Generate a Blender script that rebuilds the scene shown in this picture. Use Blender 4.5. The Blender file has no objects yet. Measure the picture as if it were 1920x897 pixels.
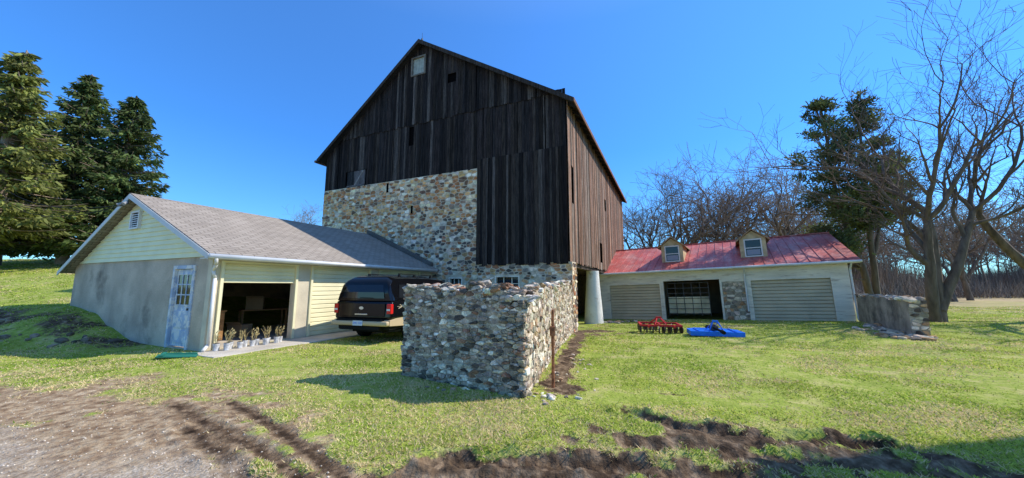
import bpy, bmesh, math, random
import numpy as np
from mathutils import Vector, Matrix
random.seed(7); rs=np.random.RandomState(7)
scene=bpy.context.scene; COL=scene.collection
scene.view_settings.view_transform='Standard'; scene.view_settings.look='None'; scene.view_settings.exposure=0
# ------------------------------------------------------------------ materials
def M(name, base=(.5,.5,.5), attr=False, var=(3,.75,1.25), stretch=(1,1,1), rough=.85, bump=None, metallic=0, col2=None, c2scale=1.0, c2lo=.45,c2hi=.6, transl=0, fine=None, spec=.3):
    m=bpy.data.materials.new(name); m.use_nodes=True; nt=m.node_tree; N=nt.nodes; L=nt.links
    b=N['Principled BSDF']; b.inputs['Roughness'].default_value=rough; b.inputs['Metallic'].default_value=metallic
    b.inputs['Specular IOR Level'].default_value=spec
    tc=N.new('ShaderNodeTexCoord'); mp=N.new('ShaderNodeMapping'); mp.inputs['Scale'].default_value=stretch
    L.new(tc.outputs['Object'],mp.inputs['Vector'])
    if attr:
        a=N.new('ShaderNodeAttribute'); a.attribute_name='Col'; col=a.outputs['Color']
    else:
        r=N.new('ShaderNodeRGB'); r.outputs[0].default_value=(*base,1); col=r.outputs[0]
    if col2 is not None:
        n=N.new('ShaderNodeTexNoise'); n.inputs['Scale'].default_value=c2scale; n.inputs['Detail'].default_value=8; n.inputs['Roughness'].default_value=.65
        L.new(mp.outputs[0],n.inputs['Vector'])
        mr=N.new('ShaderNodeMapRange'); mr.inputs['From Min'].default_value=c2lo; mr.inputs['From Max'].default_value=c2hi
        L.new(n.outputs['Fac'],mr.inputs['Value'])
        mx=N.new('ShaderNodeMix'); mx.data_type='RGBA'; L.new(mr.outputs[0],mx.inputs[0]); L.new(col,mx.inputs[6]); mx.inputs[7].default_value=(*col2,1); col=mx.outputs[2]
    def mulnoise(col,sc,lo,hi):
        n=N.new('ShaderNodeTexNoise'); n.inputs['Scale'].default_value=sc; n.inputs['Detail'].default_value=6
        L.new(mp.outputs[0],n.inputs['Vector'])
        mr=N.new('ShaderNodeMapRange'); mr.inputs['From Min'].default_value=.3; mr.inputs['From Max'].default_value=.7
        mr.inputs['To Min'].default_value=lo; mr.inputs['To Max'].default_value=hi
        L.new(n.outputs['Fac'],mr.inputs['Value'])
        vm=N.new('ShaderNodeVectorMath'); vm.operation='SCALE'; L.new(col,vm.inputs[0]); L.new(mr.outputs[0],vm.inputs['Scale']); return vm.outputs[0]
    if var: col=mulnoise(col,*var)
    if fine: col=mulnoise(col,*fine)
    L.new(col,b.inputs['Base Color'])
    if bump:
        n=N.new('ShaderNodeTexNoise'); n.inputs['Scale'].default_value=bump[0]; n.inputs['Detail'].default_value=8
        L.new(mp.outputs[0],n.inputs['Vector'])
        bp=N.new('ShaderNodeBump'); bp.inputs['Strength'].default_value=bump[1]; bp.inputs['Distance'].default_value=.03
        L.new(n.outputs['Fac'],bp.inputs['Height']); L.new(bp.outputs[0],b.inputs['Normal'])
    if transl:
        t=N.new('ShaderNodeBsdfTranslucent'); L.new(col,t.inputs['Color']); ms=N.new('ShaderNodeMixShader'); ms.inputs[0].default_value=transl
        L.new(b.outputs[0],ms.inputs[1]); L.new(t.outputs[0],ms.inputs[2]); L.new(ms.outputs[0],N['Material Output'].inputs['Surface'])
    return m
m_stone=M('field_stone',attr=True,var=(6,.6,1.35),fine=(40,.75,1.2),bump=(25,.6),rough=.92)
m_stone2=M('lichen_stone',attr=True,var=(9,.5,1.4),fine=(45,.65,1.3),bump=(30,.8),rough=.95,col2=(.62,.56,.45),c2scale=7,c2lo=.56,c2hi=.66)
m_mortar=M('lime_mortar',(.74,.60,.42),var=(3,.7,1.12),fine=(30,.75,1.15),bump=(30,.6),rough=.95)
m_mortar_d=M('old_mortar',(.50,.41,.29),var=(5,.45,1.35),fine=(30,.65,1.25),bump=(20,.9),rough=.95)
m_board=M('weathered_boards',attr=True,var=(2,.45,1.7),stretch=(11,11,.7),fine=(11,.55,1.6),bump=(6,.6),rough=.9,spec=.1)
m_dark=M('dark_void',(.006,.005,.005),var=None,rough=1,spec=0)  # near-black colour standing in for shade inside gaps, slits and openings
m_barnroof=M('dark_roofing',(.03,.025,.022),bump=(10,.3))
m_stucco=M('grey_stucco',(.58,.47,.345),var=(1.3,.72,1.15),fine=(25,.9,1.08),col2=(.22,.175,.13),c2scale=.9,c2lo=.54,c2hi=.74,bump=(40,.35),rough=.95)
m_cream=M('cream_siding',(.88,.83,.50),var=(2,.92,1.04),rough=.6,bump=(30,.05))
m_cdoor=M('cream_door_paint',(.88,.80,.50),var=(1.5,.9,1.06),rough=.55,col2=(.55,.46,.27),c2scale=2.5,c2lo=.66,c2hi=.85)
m_white=M('white_paint',(.80,.77,.72),var=(2,.85,1.05),rough=.5)
m_worn=M('worn_white_paint',(.90,.79,.62),var=(2,.8,1.08),stretch=(.4,1,2.5),col2=(.46,.33,.21),c2scale=3.0,c2lo=.54,c2hi=.70,rough=.8,bump=(20,.15))
m_conc=M('concrete',(.58,.51,.41),var=(1.5,.75,1.15),fine=(40,.9,1.1),bump=(50,.2),rough=.9)
m_gdoor=M('tan_grey_door',(.62,.50,.32),var=(1.2,.88,1.08),rough=.55,col2=(.44,.36,.23),c2scale=1.8,c2lo=.58,c2hi=.8)
m_glass=M('window_glass',(.015,.017,.02),var=None,rough=.06,spec=.5)
m_blackp=M('black_paint',(.005,.005,.006),var=None,rough=.1,spec=.38)
m_beige=M('beige_paint',(.55,.42,.25),var=None,rough=.4,spec=.3)
m_chrome=M('chrome',(.55,.55,.54),var=None,rough=.2,metallic=1)
m_rubber=M('rubber',(.012,.012,.012),var=(8,.8,1.2),rough=.85,spec=.15)
m_redl=M('red_lens',(.7,.02,.015),var=None,rough=.15,spec=.5)
m_plate=M('plate_paint',(.6,.65,.72),var=None,rough=.4)
m_red=M('red_enamel',(.65,.03,.025),var=(6,.7,1.1),rough=.4)
m_blue=M('blue_enamel',(.01,.19,.85),var=(5,.8,1.1),rough=.35)
m_steel=M('dark_steel',(.09,.08,.075),var=(8,.6,1.4),rough=.5,metallic=.6)
m_rust=M('rusty_iron',(.32,.13,.06),var=(15,.5,1.4),rough=.9,bump=(30,.4))
m_bark=M('grey_bark',(.16,.12,.088),var=(2,.55,1.4),stretch=(3,3,.6),rough=.95,bump=(8,.7))
m_twig=M('twigs',(.17,.12,.088),var=(1,.7,1.3),rough=.95)
m_farwig=M('far_twigs',(.23,.17,.13),var=(.3,.7,1.3),rough=.95)
m_wood2=M('wood_mass',(.22,.16,.12),var=(.15,.6,1.4),rough=.95)
m_sprucebark=M('spruce_bark',(.34,.26,.19),var=(3,.6,1.3),rough=.95)
m_leaf=M('needles',attr=True,var=(.8,.6,1.4),rough=.7,transl=.3)
m_grass=M('grass_blades',attr=True,var=(.6,.8,1.2),rough=.7,transl=.4,spec=.1)
m_green=M('green_board_paint',(.02,.17,.12),var=(4,.7,1.2),rough=.6)
m_bluedoor=M('peeling_blue_paint',(.46,.52,.62),var=(3,.8,1.1),col2=(.8,.76,.7),c2scale=4,c2lo=.48,c2hi=.54,rough=.7,bump=(25,.3))
m_wood=M('brown_wood',(.36,.19,.07),var=(3,.7,1.2),stretch=(1,1,6),rough=.6)
m_card=M('interior_tan',(.3,.22,.13),var=(2,.7,1.2))
m_pot=M('grow_bag_plastic',(.75,.74,.72),var=(12,.4,1.1),rough=.4)
m_soil=M('soil',(.05,.035,.025),bump=(30,.5))
m_stem=M('sapling_stems',(.46,.36,.16),var=(20,.6,1.4))
m_rub=M('loose_stones',attr=True,var=(8,.6,1.3),bump=(20,.5),rough=.95)
def shingle(name,c1,c2,mor,swap=True,bw=.3,rh=.14):
    m=bpy.data.materials.new(name); m.use_nodes=True; nt=m.node_tree;N=nt.nodes;L=nt.links;b=N['Principled BSDF'];b.inputs['Roughness'].default_value=.95
    b.inputs['Specular IOR Level'].default_value=.15
    tc=N.new('ShaderNodeTexCoord');sp=N.new('ShaderNodeSeparateXYZ');cb=N.new('ShaderNodeCombineXYZ');L.new(tc.outputs['Object'],sp.inputs[0])
    L.new(sp.outputs['Y'],cb.inputs['X']);L.new(sp.outputs['X'],cb.inputs['Y'])
    br=N.new('ShaderNodeTexBrick');br.inputs['Scale'].default_value=1;br.inputs['Brick Width'].default_value=bw;br.inputs['Row Height'].default_value=rh
    br.inputs['Mortar Size'].default_value=.012;br.inputs['Mortar Smooth'].default_value=.3;br.inputs['Bias'].default_value=-.1
    br.inputs['Color1'].default_value=(*c1,1);br.inputs['Color2'].default_value=(*c2,1);br.inputs['Mortar'].default_value=(*mor,1)
    L.new(cb.outputs[0],br.inputs['Vector'])
    n=N.new('ShaderNodeTexNoise');n.inputs['Scale'].default_value=.9;n.inputs['Detail'].default_value=8;L.new(tc.outputs['Object'],n.inputs['Vector'])
    mr=N.new('ShaderNodeMapRange');mr.inputs['From Min'].default_value=.3;mr.inputs['From Max'].default_value=.7;mr.inputs['To Min'].default_value=.9;mr.inputs['To Max'].default_value=1.08
    L.new(n.outputs[0],mr.inputs[0]);vm=N.new('ShaderNodeVectorMath');vm.operation='SCALE';L.new(br.outputs['Color'],vm.inputs[0]);L.new(mr.outputs[0],vm.inputs['Scale']);L.new(vm.outputs[0],b.inputs['Base Color'])
    bp=N.new('ShaderNodeBump');bp.inputs['Strength'].default_value=.5;bp.inputs['Distance'].default_value=.02;bp.invert=True;L.new(br.outputs['Fac'],bp.inputs['Height']);L.new(bp.outputs[0],b.inputs['Normal'])
    return m
m_shingle=shingle('asphalt_shingles',(.34,.285,.23),(.42,.355,.29),(.17,.14,.11))
m_redroof=M('faded_red_metal',(.54,.125,.10),var=(.9,.75,1.15),stretch=(1,.35,1),col2=(.62,.31,.26),c2scale=1.6,c2lo=.46,c2hi=.72,rough=.55,fine=(12,.75,1.2),spec=.25)
# ------------------------------------------------------------------ builders
class MB:
    def __init__(s): s.v=[];s.f=[];s.c=[];s.m=[]
    def face(s,pts,col=(1,1,1),mi=0):
        i=len(s.v); s.v+= [tuple(p) for p in pts]; s.f.append(tuple(range(i,i+len(pts)))); s.c.append(col); s.m.append(mi)
    def mesh(s,V,F,col=(1,1,1),mi=0):
        i=len(s.v); s.v+=[tuple(p) for p in V]
        for f in F: s.f.append(tuple(i+k for k in f)); s.c.append(col); s.m.append(mi)
    def box(s,x0,x1,y0,y1,z0,z1,col=(1,1,1),mi=0):
        s.mesh([(x0,y0,z0),(x1,y0,z0),(x1,y1,z0),(x0,y1,z0),(x0,y0,z1),(x1,y0,z1),(x1,y1,z1),(x0,y1,z1)],
               [(0,3,2,1),(4,5,6,7),(0,1,5,4),(1,2,6,5),(2,3,7,6),(3,0,4,7)],col,mi)
    def hexa(s,V,col=(1,1,1),mi=0):
        s.mesh(V,[(0,3,2,1),(4,5,6,7),(0,1,5,4),(1,2,6,5),(2,3,7,6),(3,0,4,7)],col,mi)
    def prism(s,poly,a,b,axis='y',col=(1,1,1),mi=0):
        n=len(poly)
        def P(p,t):
            return {'y':(p[0],t,p[1]),'x':(t,p[0],p[1]),'z':(p[0],p[1],t)}[axis]
        V=[P(p,a) for p in poly]+[P(p,b) for p in poly]
        F=[tuple(range(n)),tuple(range(2*n-1,n-1,-1))]+[(i,i+n,(i+1)%n+n,(i+1)%n) for i in range(n)]
        s.mesh(V,F,col,mi)
    def cyl(s,p0,p1,r0,r1=None,n=10,col=(1,1,1),mi=0,caps=True):
        if r1 is None:r1=r0
        p0=Vector(p0);p1=Vector(p1);d=(p1-p0).normalized()
        a=d.orthogonal().normalized();b=d.cross(a)
        V=[];
        for p,r in((p0,r0),(p1,r1)):
            for i in range(n):
                t=2*math.pi*i/n; V.append(p+a*math.cos(t)*r+b*math.sin(t)*r)
        F=[(i,(i+1)%n,(i+1)%n+n,i+n) for i in range(n)]
        if caps:F+= [tuple(range(n-1,-1,-1)),tuple(range(n,2*n))]
        s.mesh(V,F,col,mi)
    def path(s,pts,r,n=8,**k):
        for a,b in zip(pts[:-1],pts[1:]): s.cyl(a,b,r,r,n,**k)
    def obj(s,name,parent=None,mats=(),label=None,smooth=False,bevel=0,loc=None,seg=2):
        me=bpy.data.meshes.new(name); me.from_pydata(s.v,[],s.f)
        for m in mats: me.materials.append(m)
        me.polygons.foreach_set('material_index',s.m)
        tot=np.array([len(f) for f in s.f])
        C=np.repeat(np.array([(*c[:3],1) for c in s.c],dtype=np.float32),tot,axis=0)
        at=me.attributes.new('Col','FLOAT_COLOR','CORNER'); at.data.foreach_set('color',C.ravel())
        if len(s.f)<30000:
            bm=bmesh.new(); bm.from_mesh(me); bmesh.ops.recalc_face_normals(bm,faces=bm.faces); bm.to_mesh(me); bm.free()
        if smooth: me.polygons.foreach_set('use_smooth',[True]*len(me.polygons))
        o=bpy.data.objects.new(name,me); COL.objects.link(o)
        if parent: o.parent=parent
        if loc: o.location=loc
        if label:o['label']=label
        if bevel:
            bv=o.modifiers.new('b','BEVEL');bv.width=bevel;bv.segments=seg;bv.limit_method='ANGLE';bv.angle_limit=.6
            if seg>2: me.polygons.foreach_set('use_smooth',[True]*len(me.polygons)); wn=o.modifiers.new('w','WEIGHTED_NORMAL'); wn.keep_sharp=False
        me.update(); return o
def top(name,label,cat,loc=(0,0,0),rot=(0,0,0),group=None):
    e=bpy.data.objects.new(name,None); e.empty_display_size=.3; e.location=loc;e.rotation_euler=rot; COL.objects.link(e)
    e['label']=label;e['category']=cat
    if group:e['group']=group
    return e
def tag(o,label,cat,group=None,kind=None):
    o['label']=label;o['category']=cat
    if group:o['group']=group
    if kind:o['kind']=kind
def npmesh(name,V,F,C=None,mats=(),smooth=False):
    me=bpy.data.meshes.new(name); n,k=F.shape
    me.vertices.add(len(V)); me.vertices.foreach_set('co',V.astype(np.float32).ravel())
    me.loops.add(n*k); me.loops.foreach_set('vertex_index',F.astype(np.int32).ravel())
    me.polygons.add(n); me.polygons.foreach_set('loop_start',np.arange(0,n*k,k,dtype=np.int32))
    me.update(calc_edges=True)
    if C is not None:
        at=me.attributes.new('Col','FLOAT_COLOR','POINT'); C4=np.ones((len(V),4),dtype=np.float32);C4[:,:3]=C; at.data.foreach_set('color',C4.ravel())
    for m in mats: me.materials.append(m)
    if smooth: me.polygons.foreach_set('use_smooth',[True]*n)
    me.validate(); return me
def copy_tree(src,loc,rotz,scale,label=None):
    e=src.copy(); COL.objects.link(e); e.location=loc;e.rotation_euler=(src.rotation_euler[0],src.rotation_euler[1],rotz);e.scale=(scale,)*3 if not isinstance(scale,tuple) else scale
    if label:e['label']=label
    for c in src.children:
        k=c.copy(); COL.objects.link(k); k.parent=e
    return e
def grid_wall(mb,u0,u1,z0,z1,ops,fn,col=(1,1,1),mi=0):
    us=sorted({u0,u1,*[o[0] for o in ops],*[o[1] for o in ops]}); zs=sorted({z0,z1,*[o[2] for o in ops],*[o[3] for o in ops]})
    for a,b in zip(us[:-1],us[1:]):
        for c,d in zip(zs[:-1],zs[1:]):
            mu,mz=(a+b)/2,(c+d)/2
            if any(o[0]<mu<o[1] and o[2]<mz<o[3] for o in ops): continue
            x0,x1,y0,y1=fn(a,b); mb.box(x0,x1,y0,y1,c,d,col,mi)
def pick(pal):
    w=[p[0] for p in pal]; c=random.choices(pal,w)[0][1]; k=random.uniform(.7,1.2); return tuple(x*k*random.uniform(.94,1.06) for x in c)
def stones(mb,O,U,W,u0,u1,vlo,vhi,palf,hs=(.1,.24),ws=(.14,.5),inside=None,depth=.03,back=.03,gap=(.006,.024),asp=.62,jit=.34):
    """irregular rubble: voronoi cells of a jittered course layout, each one a raised stone"""
    O=Vector(O);U=Vector(U);W=Vector(W);Nn=U.cross(W).normalized(); P=[]; v=vlo-.1
    while v<vhi+.15:
        h=random.uniform(*hs); u=u0-.3+random.uniform(0,.2)
        while u<u1+.3:
            w=random.uniform(*ws)*(.55+h/hs[1]*.6)
            if h>hs[0]*1.7 and random.random()<.35:
                k=random.uniform(.35,.65); P.append((u+w/2+random.gauss(0,w*.12),v+h*k/2)); P.append((u+w/2+random.gauss(0,w*.12),v+h*(1+k)/2))
            else: P.append((u+w/2+random.uniform(-jit,jit)*w,v+h/2+random.uniform(-jit,jit)*h))
            u+=w
        v+=h
    S=[(p[0]*asp,p[1]) for p in P]; cell=max(hs[1],ws[1]*asp)*.8; G={}
    for i,(x,y) in enumerate(S): G.setdefault((int(x//cell),int(y//cell)),[]).append(i)
    bx0,bx1=(u0-.02)*asp,(u1+.03)*asp
    for i,(x,y) in enumerate(S):
        if not(bx0<x<bx1 and vlo<y<vhi): continue
        m_=ws[1]; poly=[(max(bx0,x-m_),max(vlo,y-m_)),(min(bx1,x+m_),max(vlo,y-m_)),(min(bx1,x+m_),min(vhi,y+m_)),(max(bx0,x-m_),min(vhi,y+m_))]
        ci,cj=int(x//cell),int(y//cell)
        for a in(-2,-1,0,1,2):
            for b in(-2,-1,0,1,2):
                for j in G.get((ci+a,cj+b),()):
                    if j==i: continue
                    qx,qy=S[j]; nx_,ny_=qx-x,qy-y; d=(qx*qx+qy*qy-x*x-y*y)/2; out=[]; L_=len(poly)
                    for k in range(L_):
                        A=poly[k];B=poly[(k+1)%L_]; da=A[0]*nx_+A[1]*ny_-d; db=B[0]*nx_+B[1]*ny_-d
                        if da<=0: out.append(A)
                        if (da<0)!=(db<0) and abs(da-db)>1e-12: t=da/(da-db); out.append((A[0]+(B[0]-A[0])*t,A[1]+(B[1]-A[1])*t))
                    poly=out
                    if len(poly)<3: break
                if len(poly)<3: break
            if len(poly)<3: break
        if len(poly)<3: continue
        poly=[(p[0]/asp,p[1]) for p in poly]; cu=sum(p[0] for p in poly)/len(poly);cv=sum(p[1] for p in poly)/len(poly)
        wd=max(p[0] for p in poly)-min(p[0] for p in poly);hd=max(p[1] for p in poly)-min(p[1] for p in poly)
        if wd<.025 or hd<.02: continue
        if inside and not inside(cu,cv,wd,hd): continue
        g_=random.uniform(*gap); q=[]
        for p in poly:
            dx,dy=p[0]-cu,p[1]-cv; r=math.hypot(dx,dy); s_=max(.3,1-g_*1.3/max(r,.02)); q.append((cu+dx*s_,cv+dy*s_))
        ring=[]; L_=len(q)
        for k in range(L_):
            A=q[k];B=q[(k+1)%L_]; t=random.uniform(.08,.22); t2=random.uniform(.08,.22)
            ring.append((A[0]+(B[0]-A[0])*t,A[1]+(B[1]-A[1])*t)); ring.append((B[0]+(A[0]-B[0])*t2,B[1]+(A[1]-B[1])*t2))
        n=len(ring); dp=depth*random.uniform(.25,1.7); tx=random.uniform(-.5,.5);ty=random.uniform(-.5,.5)
        V=[O+U*a+W*b-Nn*back for a,b in ring]
        V+=[O+U*(cu+(a-cu)*.95)+W*(cv+(b-cv)*.93)+Nn*dp*(1+tx*(a-cu)/(wd/2)+ty*(b-cv)/(hd/2))*random.uniform(.8,1.1) for a,b in ring]
        V.append(O+U*cu+W*cv+Nn*dp*random.uniform(.95,1.2))
        mb.mesh(V,[(k,(k+1)%n,(k+1)%n+n,k+n) for k in range(n)]+[(k+n,(k+1)%n+n,2*n) for k in range(n)],pick(palf(cu,cv)))
_bm=bmesh.new(); bmesh.ops.create_icosphere(_bm,subdivisions=2,radius=1); ICO=[v.co.copy() for v in _bm.verts]; ICF=[tuple(v.index for v in f.verts) for f in _bm.faces]; _bm.free()
def rock(mb,c,hx,hy,hz_,ang,col,tilt=.15,pw=5,jit=.1):
    R=Matrix.Rotation(ang,3,'Z')@Matrix.Rotation(random.uniform(-tilt,tilt),3,'X')@Matrix.Rotation(random.uniform(-tilt,tilt),3,'Y')
    V=[];sh=[random.uniform(-.25,.25) for _ in range(4)]
    for v in ICO:
        q=(abs(v.x)**pw+abs(v.y)**pw+abs(v.z)**pw)**(-1/pw); p=v*q
        x=p.x*(1+sh[0]*p.y);y=p.y*(1+sh[1]*p.x);z=p.z*(1+sh[2]*.6*p.x)
        j=1+random.uniform(-jit,jit)*.7
        w=R@Vector((x*hx*j,y*hy*j,z*hz_*j)); V.append((c[0]+w.x,c[1]+w.y,c[2]+w.z))
    mb.mesh(V,ICF,col)
# ------------------------------------------------------------------ noise + terrain
def vn(x,y,s,seed=0):
    x=np.asarray(x,float)*s+seed*17.3; y=np.asarray(y,float)*s+seed*7.7
    xi=np.floor(x);yi=np.floor(y);fx=x-xi;fy=y-yi;fx=fx*fx*(3-2*fx);fy=fy*fy*(3-2*fy)
    def h(a,b):
        k=np.sin(a*127.1+b*311.7+seed*74.7)*43758.5453; return k-np.floor(k)
    return (h(xi,yi)*(1-fx)+h(xi+1,yi)*fx)*(1-fy)+(h(xi,yi+1)*(1-fx)+h(xi+1,yi+1)*fx)*fy
def fbm(x,y,s,seed=0,o=4):
    t=0;a=.5
    for i in range(o): t=t+a*vn(x,y,s*2**i,seed+i); a*=.5
    return t/(1-.5**o)
def ss(t): t=np.clip(t,0,1); return t*t*(3-2*t)
RUTS=[([(-4.6,5.1),(-3.4,4.3),(-2.3,3.6),(-1.4,2.9)],.10,.018),([(-3.7,4.3),(-2.8,3.65),(-2.0,3.0)],.10,.025),([(-3.9,5.2),(-2.6,4.2),(-1.3,3.1)],.09,.012),
      ([(-.7,3.5),(.1,3.5),(.9,3.4),(2.0,3.2),(2.6,2.9)],.12,.065),([(1.5,4.8),(1.9,4.35),(2.6,4.05),(3.8,3.9)],.13,.075),
      ([(1.2,3.85),(2.0,3.75),(2.9,3.5),(4.2,3.3)],.12,.065),([(-1.2,3.2),(0,3.15),(1.2,3.0)],.11,.045)]
def dist_poly(x,y,pl):
    best=np.full(x.shape,1e9);along=np.zeros(x.shape);acc=0
    for (ax,ay),(bx,by) in zip(pl[:-1],pl[1:]):
        dx,dy=bx-ax,by-ay;l2=dx*dx+dy*dy; t=np.clip(((x-ax)*dx+(y-ay)*dy)/l2,0,1)
        d=np.hypot(x-ax-t*dx,y-ay-t*dy); k=d<best; best=np.where(k,d,best); along=np.where(k,acc+t*math.sqrt(l2),along); acc+=math.sqrt(l2)
    return best,along
def mudmask(x,y):
    nz=fbm(x,y,.9,3)-.5; n2=fbm(x,y,3.5,9)-.5
    yl=np.interp(x,[-40,-14,-9,-6,-4,-2.6,-1.4,0,30],[9.4,8.6,7.9,7.3,6.4,5.4,4.2,3.1,2.2])
    m=ss((yl-y+nz*3.4+n2*2.6)/2.2)*(.66+.34*ss((yl-y-.8)/1.5))
    for (cx,cy,rx,ry) in [(2.4,4.0,1.5,.42),(.6,3.3,1.6,.30),(3.1,3.5,1.6,.38),(2.3,5.6,.35,.12),(.75,5.8,.35,.25),(3.2,15.2,1.2,1.6)]:
        d=np.sqrt(((x-cx)/rx)**2+((y-cy)/ry)**2); m=np.maximum(m,ss(1.35-d+nz*1.6+n2*2.2))
    d,_=dist_poly(x,y,[(.65,5.9),(1.4,9),(2.7,14)]); m=np.maximum(m,.85*ss(1.5-d/.22+n2*2))
    for pl,w,dp in RUTS:
        d,_=dist_poly(x,y,pl); m=np.maximum(m,ss(1.6-d/w+n2*2.0))
    return m
def gz(x,y):
    x=np.asarray(x,float);y=np.asarray(y,float)
    z=-.036*np.clip(y-8,0,16)*ss((x+6)/4)+.022*np.clip(x-4,0,14)*ss((y-8)/8)
    b=ss((-9.2-x)/6)
    z=z+b*(.95*ss((y-8.7)/3.0)+.2*np.clip(y-13,0,13)+.02*np.clip(y-26,0,60))
    bankm=np.exp(-((y-10.2)/1.6)**2)*ss((-9.5-x)/2)
    z=z+bankm*(fbm(x,y,1.1,5)-.5)*.4
    z=z+(fbm(x,y,.35,1)-.5)*.10+(fbm(x,y,2.5,2)-.5)*.03
    return z
def gfull(x,y):
    z=gz(x,y); near=(np.abs(x)<9)&(y<9)
    m=mudmask(x,y); rt_=ss((x+.9)/.8)
    z=z-.02*m+m*((fbm(x,y,5,12)-.5)*(.015+.045*rt_)+(vn(x,y,12,13)-.5)*(.010+.034*rt_))*near
    for i,(pl,w,dp) in enumerate(RUTS):
        d,al=dist_poly(x,y,pl); q=d/w; n=fbm(x,y,5,30+i); n3=vn(x,y,9,50+i)
        tread=(np.sin(al*2*math.pi/.10+ (d*18))>0)*.018
        z=z-dp*np.exp(-q**4)*(.6+.8*n)+(dp*.9*np.clip(n*n3*2.2-.15,0,1))*np.exp(-((q-1.6)/.4)**2)+tread*np.exp(-q**4)
    return z,m
def axis(lo,a,b,hi,st,g):
    c=list(np.arange(a,b,st)); s=st;p=c[-1];R=[]
    while p<hi: s*=g;s=min(s,40);p+=s;R.append(p)
    s=st;p=a;Lf=[]
    while p>lo: s*=g;s=min(s,40);p-=s;Lf.append(p)
    return np.array(Lf[::-1]+c+R)
gx=axis(-500,-5,5.2,500,.03,1.033); gy=axis(-60,2.7,6.0,600,.025,1.03)
X,Y=np.meshgrid(gx,gy); Z,MU=gfull(X,Y)
nx,ny=len(gx),len(gy); idx=np.arange(nx*ny).reshape(ny,nx)
F=np.stack([idx[:-1,:-1],idx[:-1,1:],idx[1:,1:],idx[1:,:-1]],-1).reshape(-1,4)
def bankmask(x,y): return ss((-9.3-x)/1.2)*ss((y-8.9)/1)*ss((12.3-y)/1.5)*ss((fbm(x,y,1.5,90)-.3)/.25)
grav=ss((np.interp(X,[-14,-6,-3,-1,30],[6.6,4.7,3.9,2.9,-5])-Y+ (fbm(X,Y,1.2,50)-.5)*2.4)/1.0)*.75
field=ss((Y-24)/5)*ss((X-17)/8)*ss((fbm(X,Y,.15,44)+.35))
C=np.stack([np.maximum(MU,bankmask(X,Y)*.7),field,grav],-1).reshape(-1,3)
me=npmesh('ground',np.stack([X,Y,Z],-1).reshape(-1,3),F,C,smooth=True)
wet_dark=ss((X+1.4)/1.2)*(.5+.6*fbm(X,Y,2.2,61))
wet_dark=np.maximum(wet_dark,ss((-9.2-X)/1)*.8)  # bank earth takes the darker mud mix too
for pl,w,dp in RUTS:
    d,_=dist_poly(X,Y,pl); wet_dark=np.maximum(wet_dark,np.exp(-(d/w)**2)*.97)
wa=me.attributes.new('Wet','FLOAT','POINT'); wa.data.foreach_set('value',wet_dark.astype(np.float32).ravel())
g=bpy.data.objects.new('ground',me);COL.objects.link(g);g['kind']='structure';g['label']='patchy spring lawn with muddy tyre ruts and gravel';g['category']='ground'
m=bpy.data.materials.new('lawn_and_mud');m.use_nodes=True;nt=m.node_tree;N=nt.nodes;L=nt.links;b=N['Principled BSDF'];b.inputs['Roughness'].default_value=.95;b.inputs['Specular IOR Level'].default_value=.1
tc=N.new('ShaderNodeTexCoord');at=N.new('ShaderNodeAttribute');at.attribute_name='Col';sp=N.new('ShaderNodeSeparateColor');L.new(at.outputs['Color'],sp.inputs[0])
wt=N.new('ShaderNodeAttribute');wt.attribute_name='Wet'
def noise(sc,det=6):
    n=N.new('ShaderNodeTexNoise');n.inputs['Scale'].default_value=sc;n.inputs['Detail'].default_value=det;n.inputs['Roughness'].default_value=.6;L.new(tc.outputs['Object'],n.inputs['Vector']);return n.outputs['Fac']
def mth(op,a,b_,clamp=False):
    x=N.new('ShaderNodeMath');x.operation=op;x.use_clamp=clamp
    for i,q in enumerate((a,b_)):
        if isinstance(q,(int,float)): x.inputs[i].default_value=q
        else: L.new(q,x.inputs[i])
    return x.outputs[0]
def ramp(v,stops):
    r=N.new('ShaderNodeValToRGB');e=r.color_ramp.elements
    e[0].position=stops[0][0];e[0].color=(*stops[0][1],1);e[1].position=stops[-1][0];e[1].color=(*stops[-1][1],1)
    for p,c in stops[1:-1]: k=e.new(p);k.color=(*c,1)
    L.new(v,r.inputs[0]);return r.outputs[0]
def mix(f,a,c):
    x=N.new('ShaderNodeMix');x.data_type='RGBA';L.new(f,x.inputs[0]);L.new(a,x.inputs[6]);L.new(c,x.inputs[7]);return x.outputs[2]
gr=ramp(noise(2.2,10),[(.3,(.17,.22,.03)),(.5,(.32,.38,.06)),(.58,(.48,.44,.15)),(.70,(.60,.46,.25))])
gr2=ramp(noise(9,8),[(.3,(.13,.18,.025)),(.5,(.34,.40,.065)),(.70,(.58,.48,.2))])
gmix=mix(noise(.35,4),gr,gr2)
fld=ramp(noise(.8,8),[(.3,(.36,.26,.13)),(.7,(.60,.45,.25))])
gmix=mix(sp.outputs[1],gmix,fld)
mud=ramp(noise(7,14),[(.3,(.15,.09,.05)),(.45,(.32,.21,.12)),(.58,(.47,.34,.205)),(.72,(.62,.48,.32))])
mudw=ramp(noise(7,14),[(.3,(.014,.009,.006)),(.48,(.055,.034,.021)),(.60,(.16,.105,.065)),(.75,(.40,.29,.18))])
mud=mix(wt.outputs['Fac'],mud,mudw)
gv=ramp(noise(34,8),[(.3,(.22,.16,.10)),(.5,(.48,.39,.29)),(.66,(.74,.66,.55))])
gmask=mth('MULTIPLY',sp.outputs[2],mth('MULTIPLY',noise(4,8),1.7),True)
mg=mix(gmask,mud,gv)
mk=mth('ADD',sp.outputs[0],mth('MULTIPLY',mth('SUBTRACT',noise(11,12),.5),1.3))
mk=mth('ADD',mth('MULTIPLY',mth('SUBTRACT',mk,.45),3.2),.5,True)
fin=mix(mk,gmix,mg)
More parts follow.
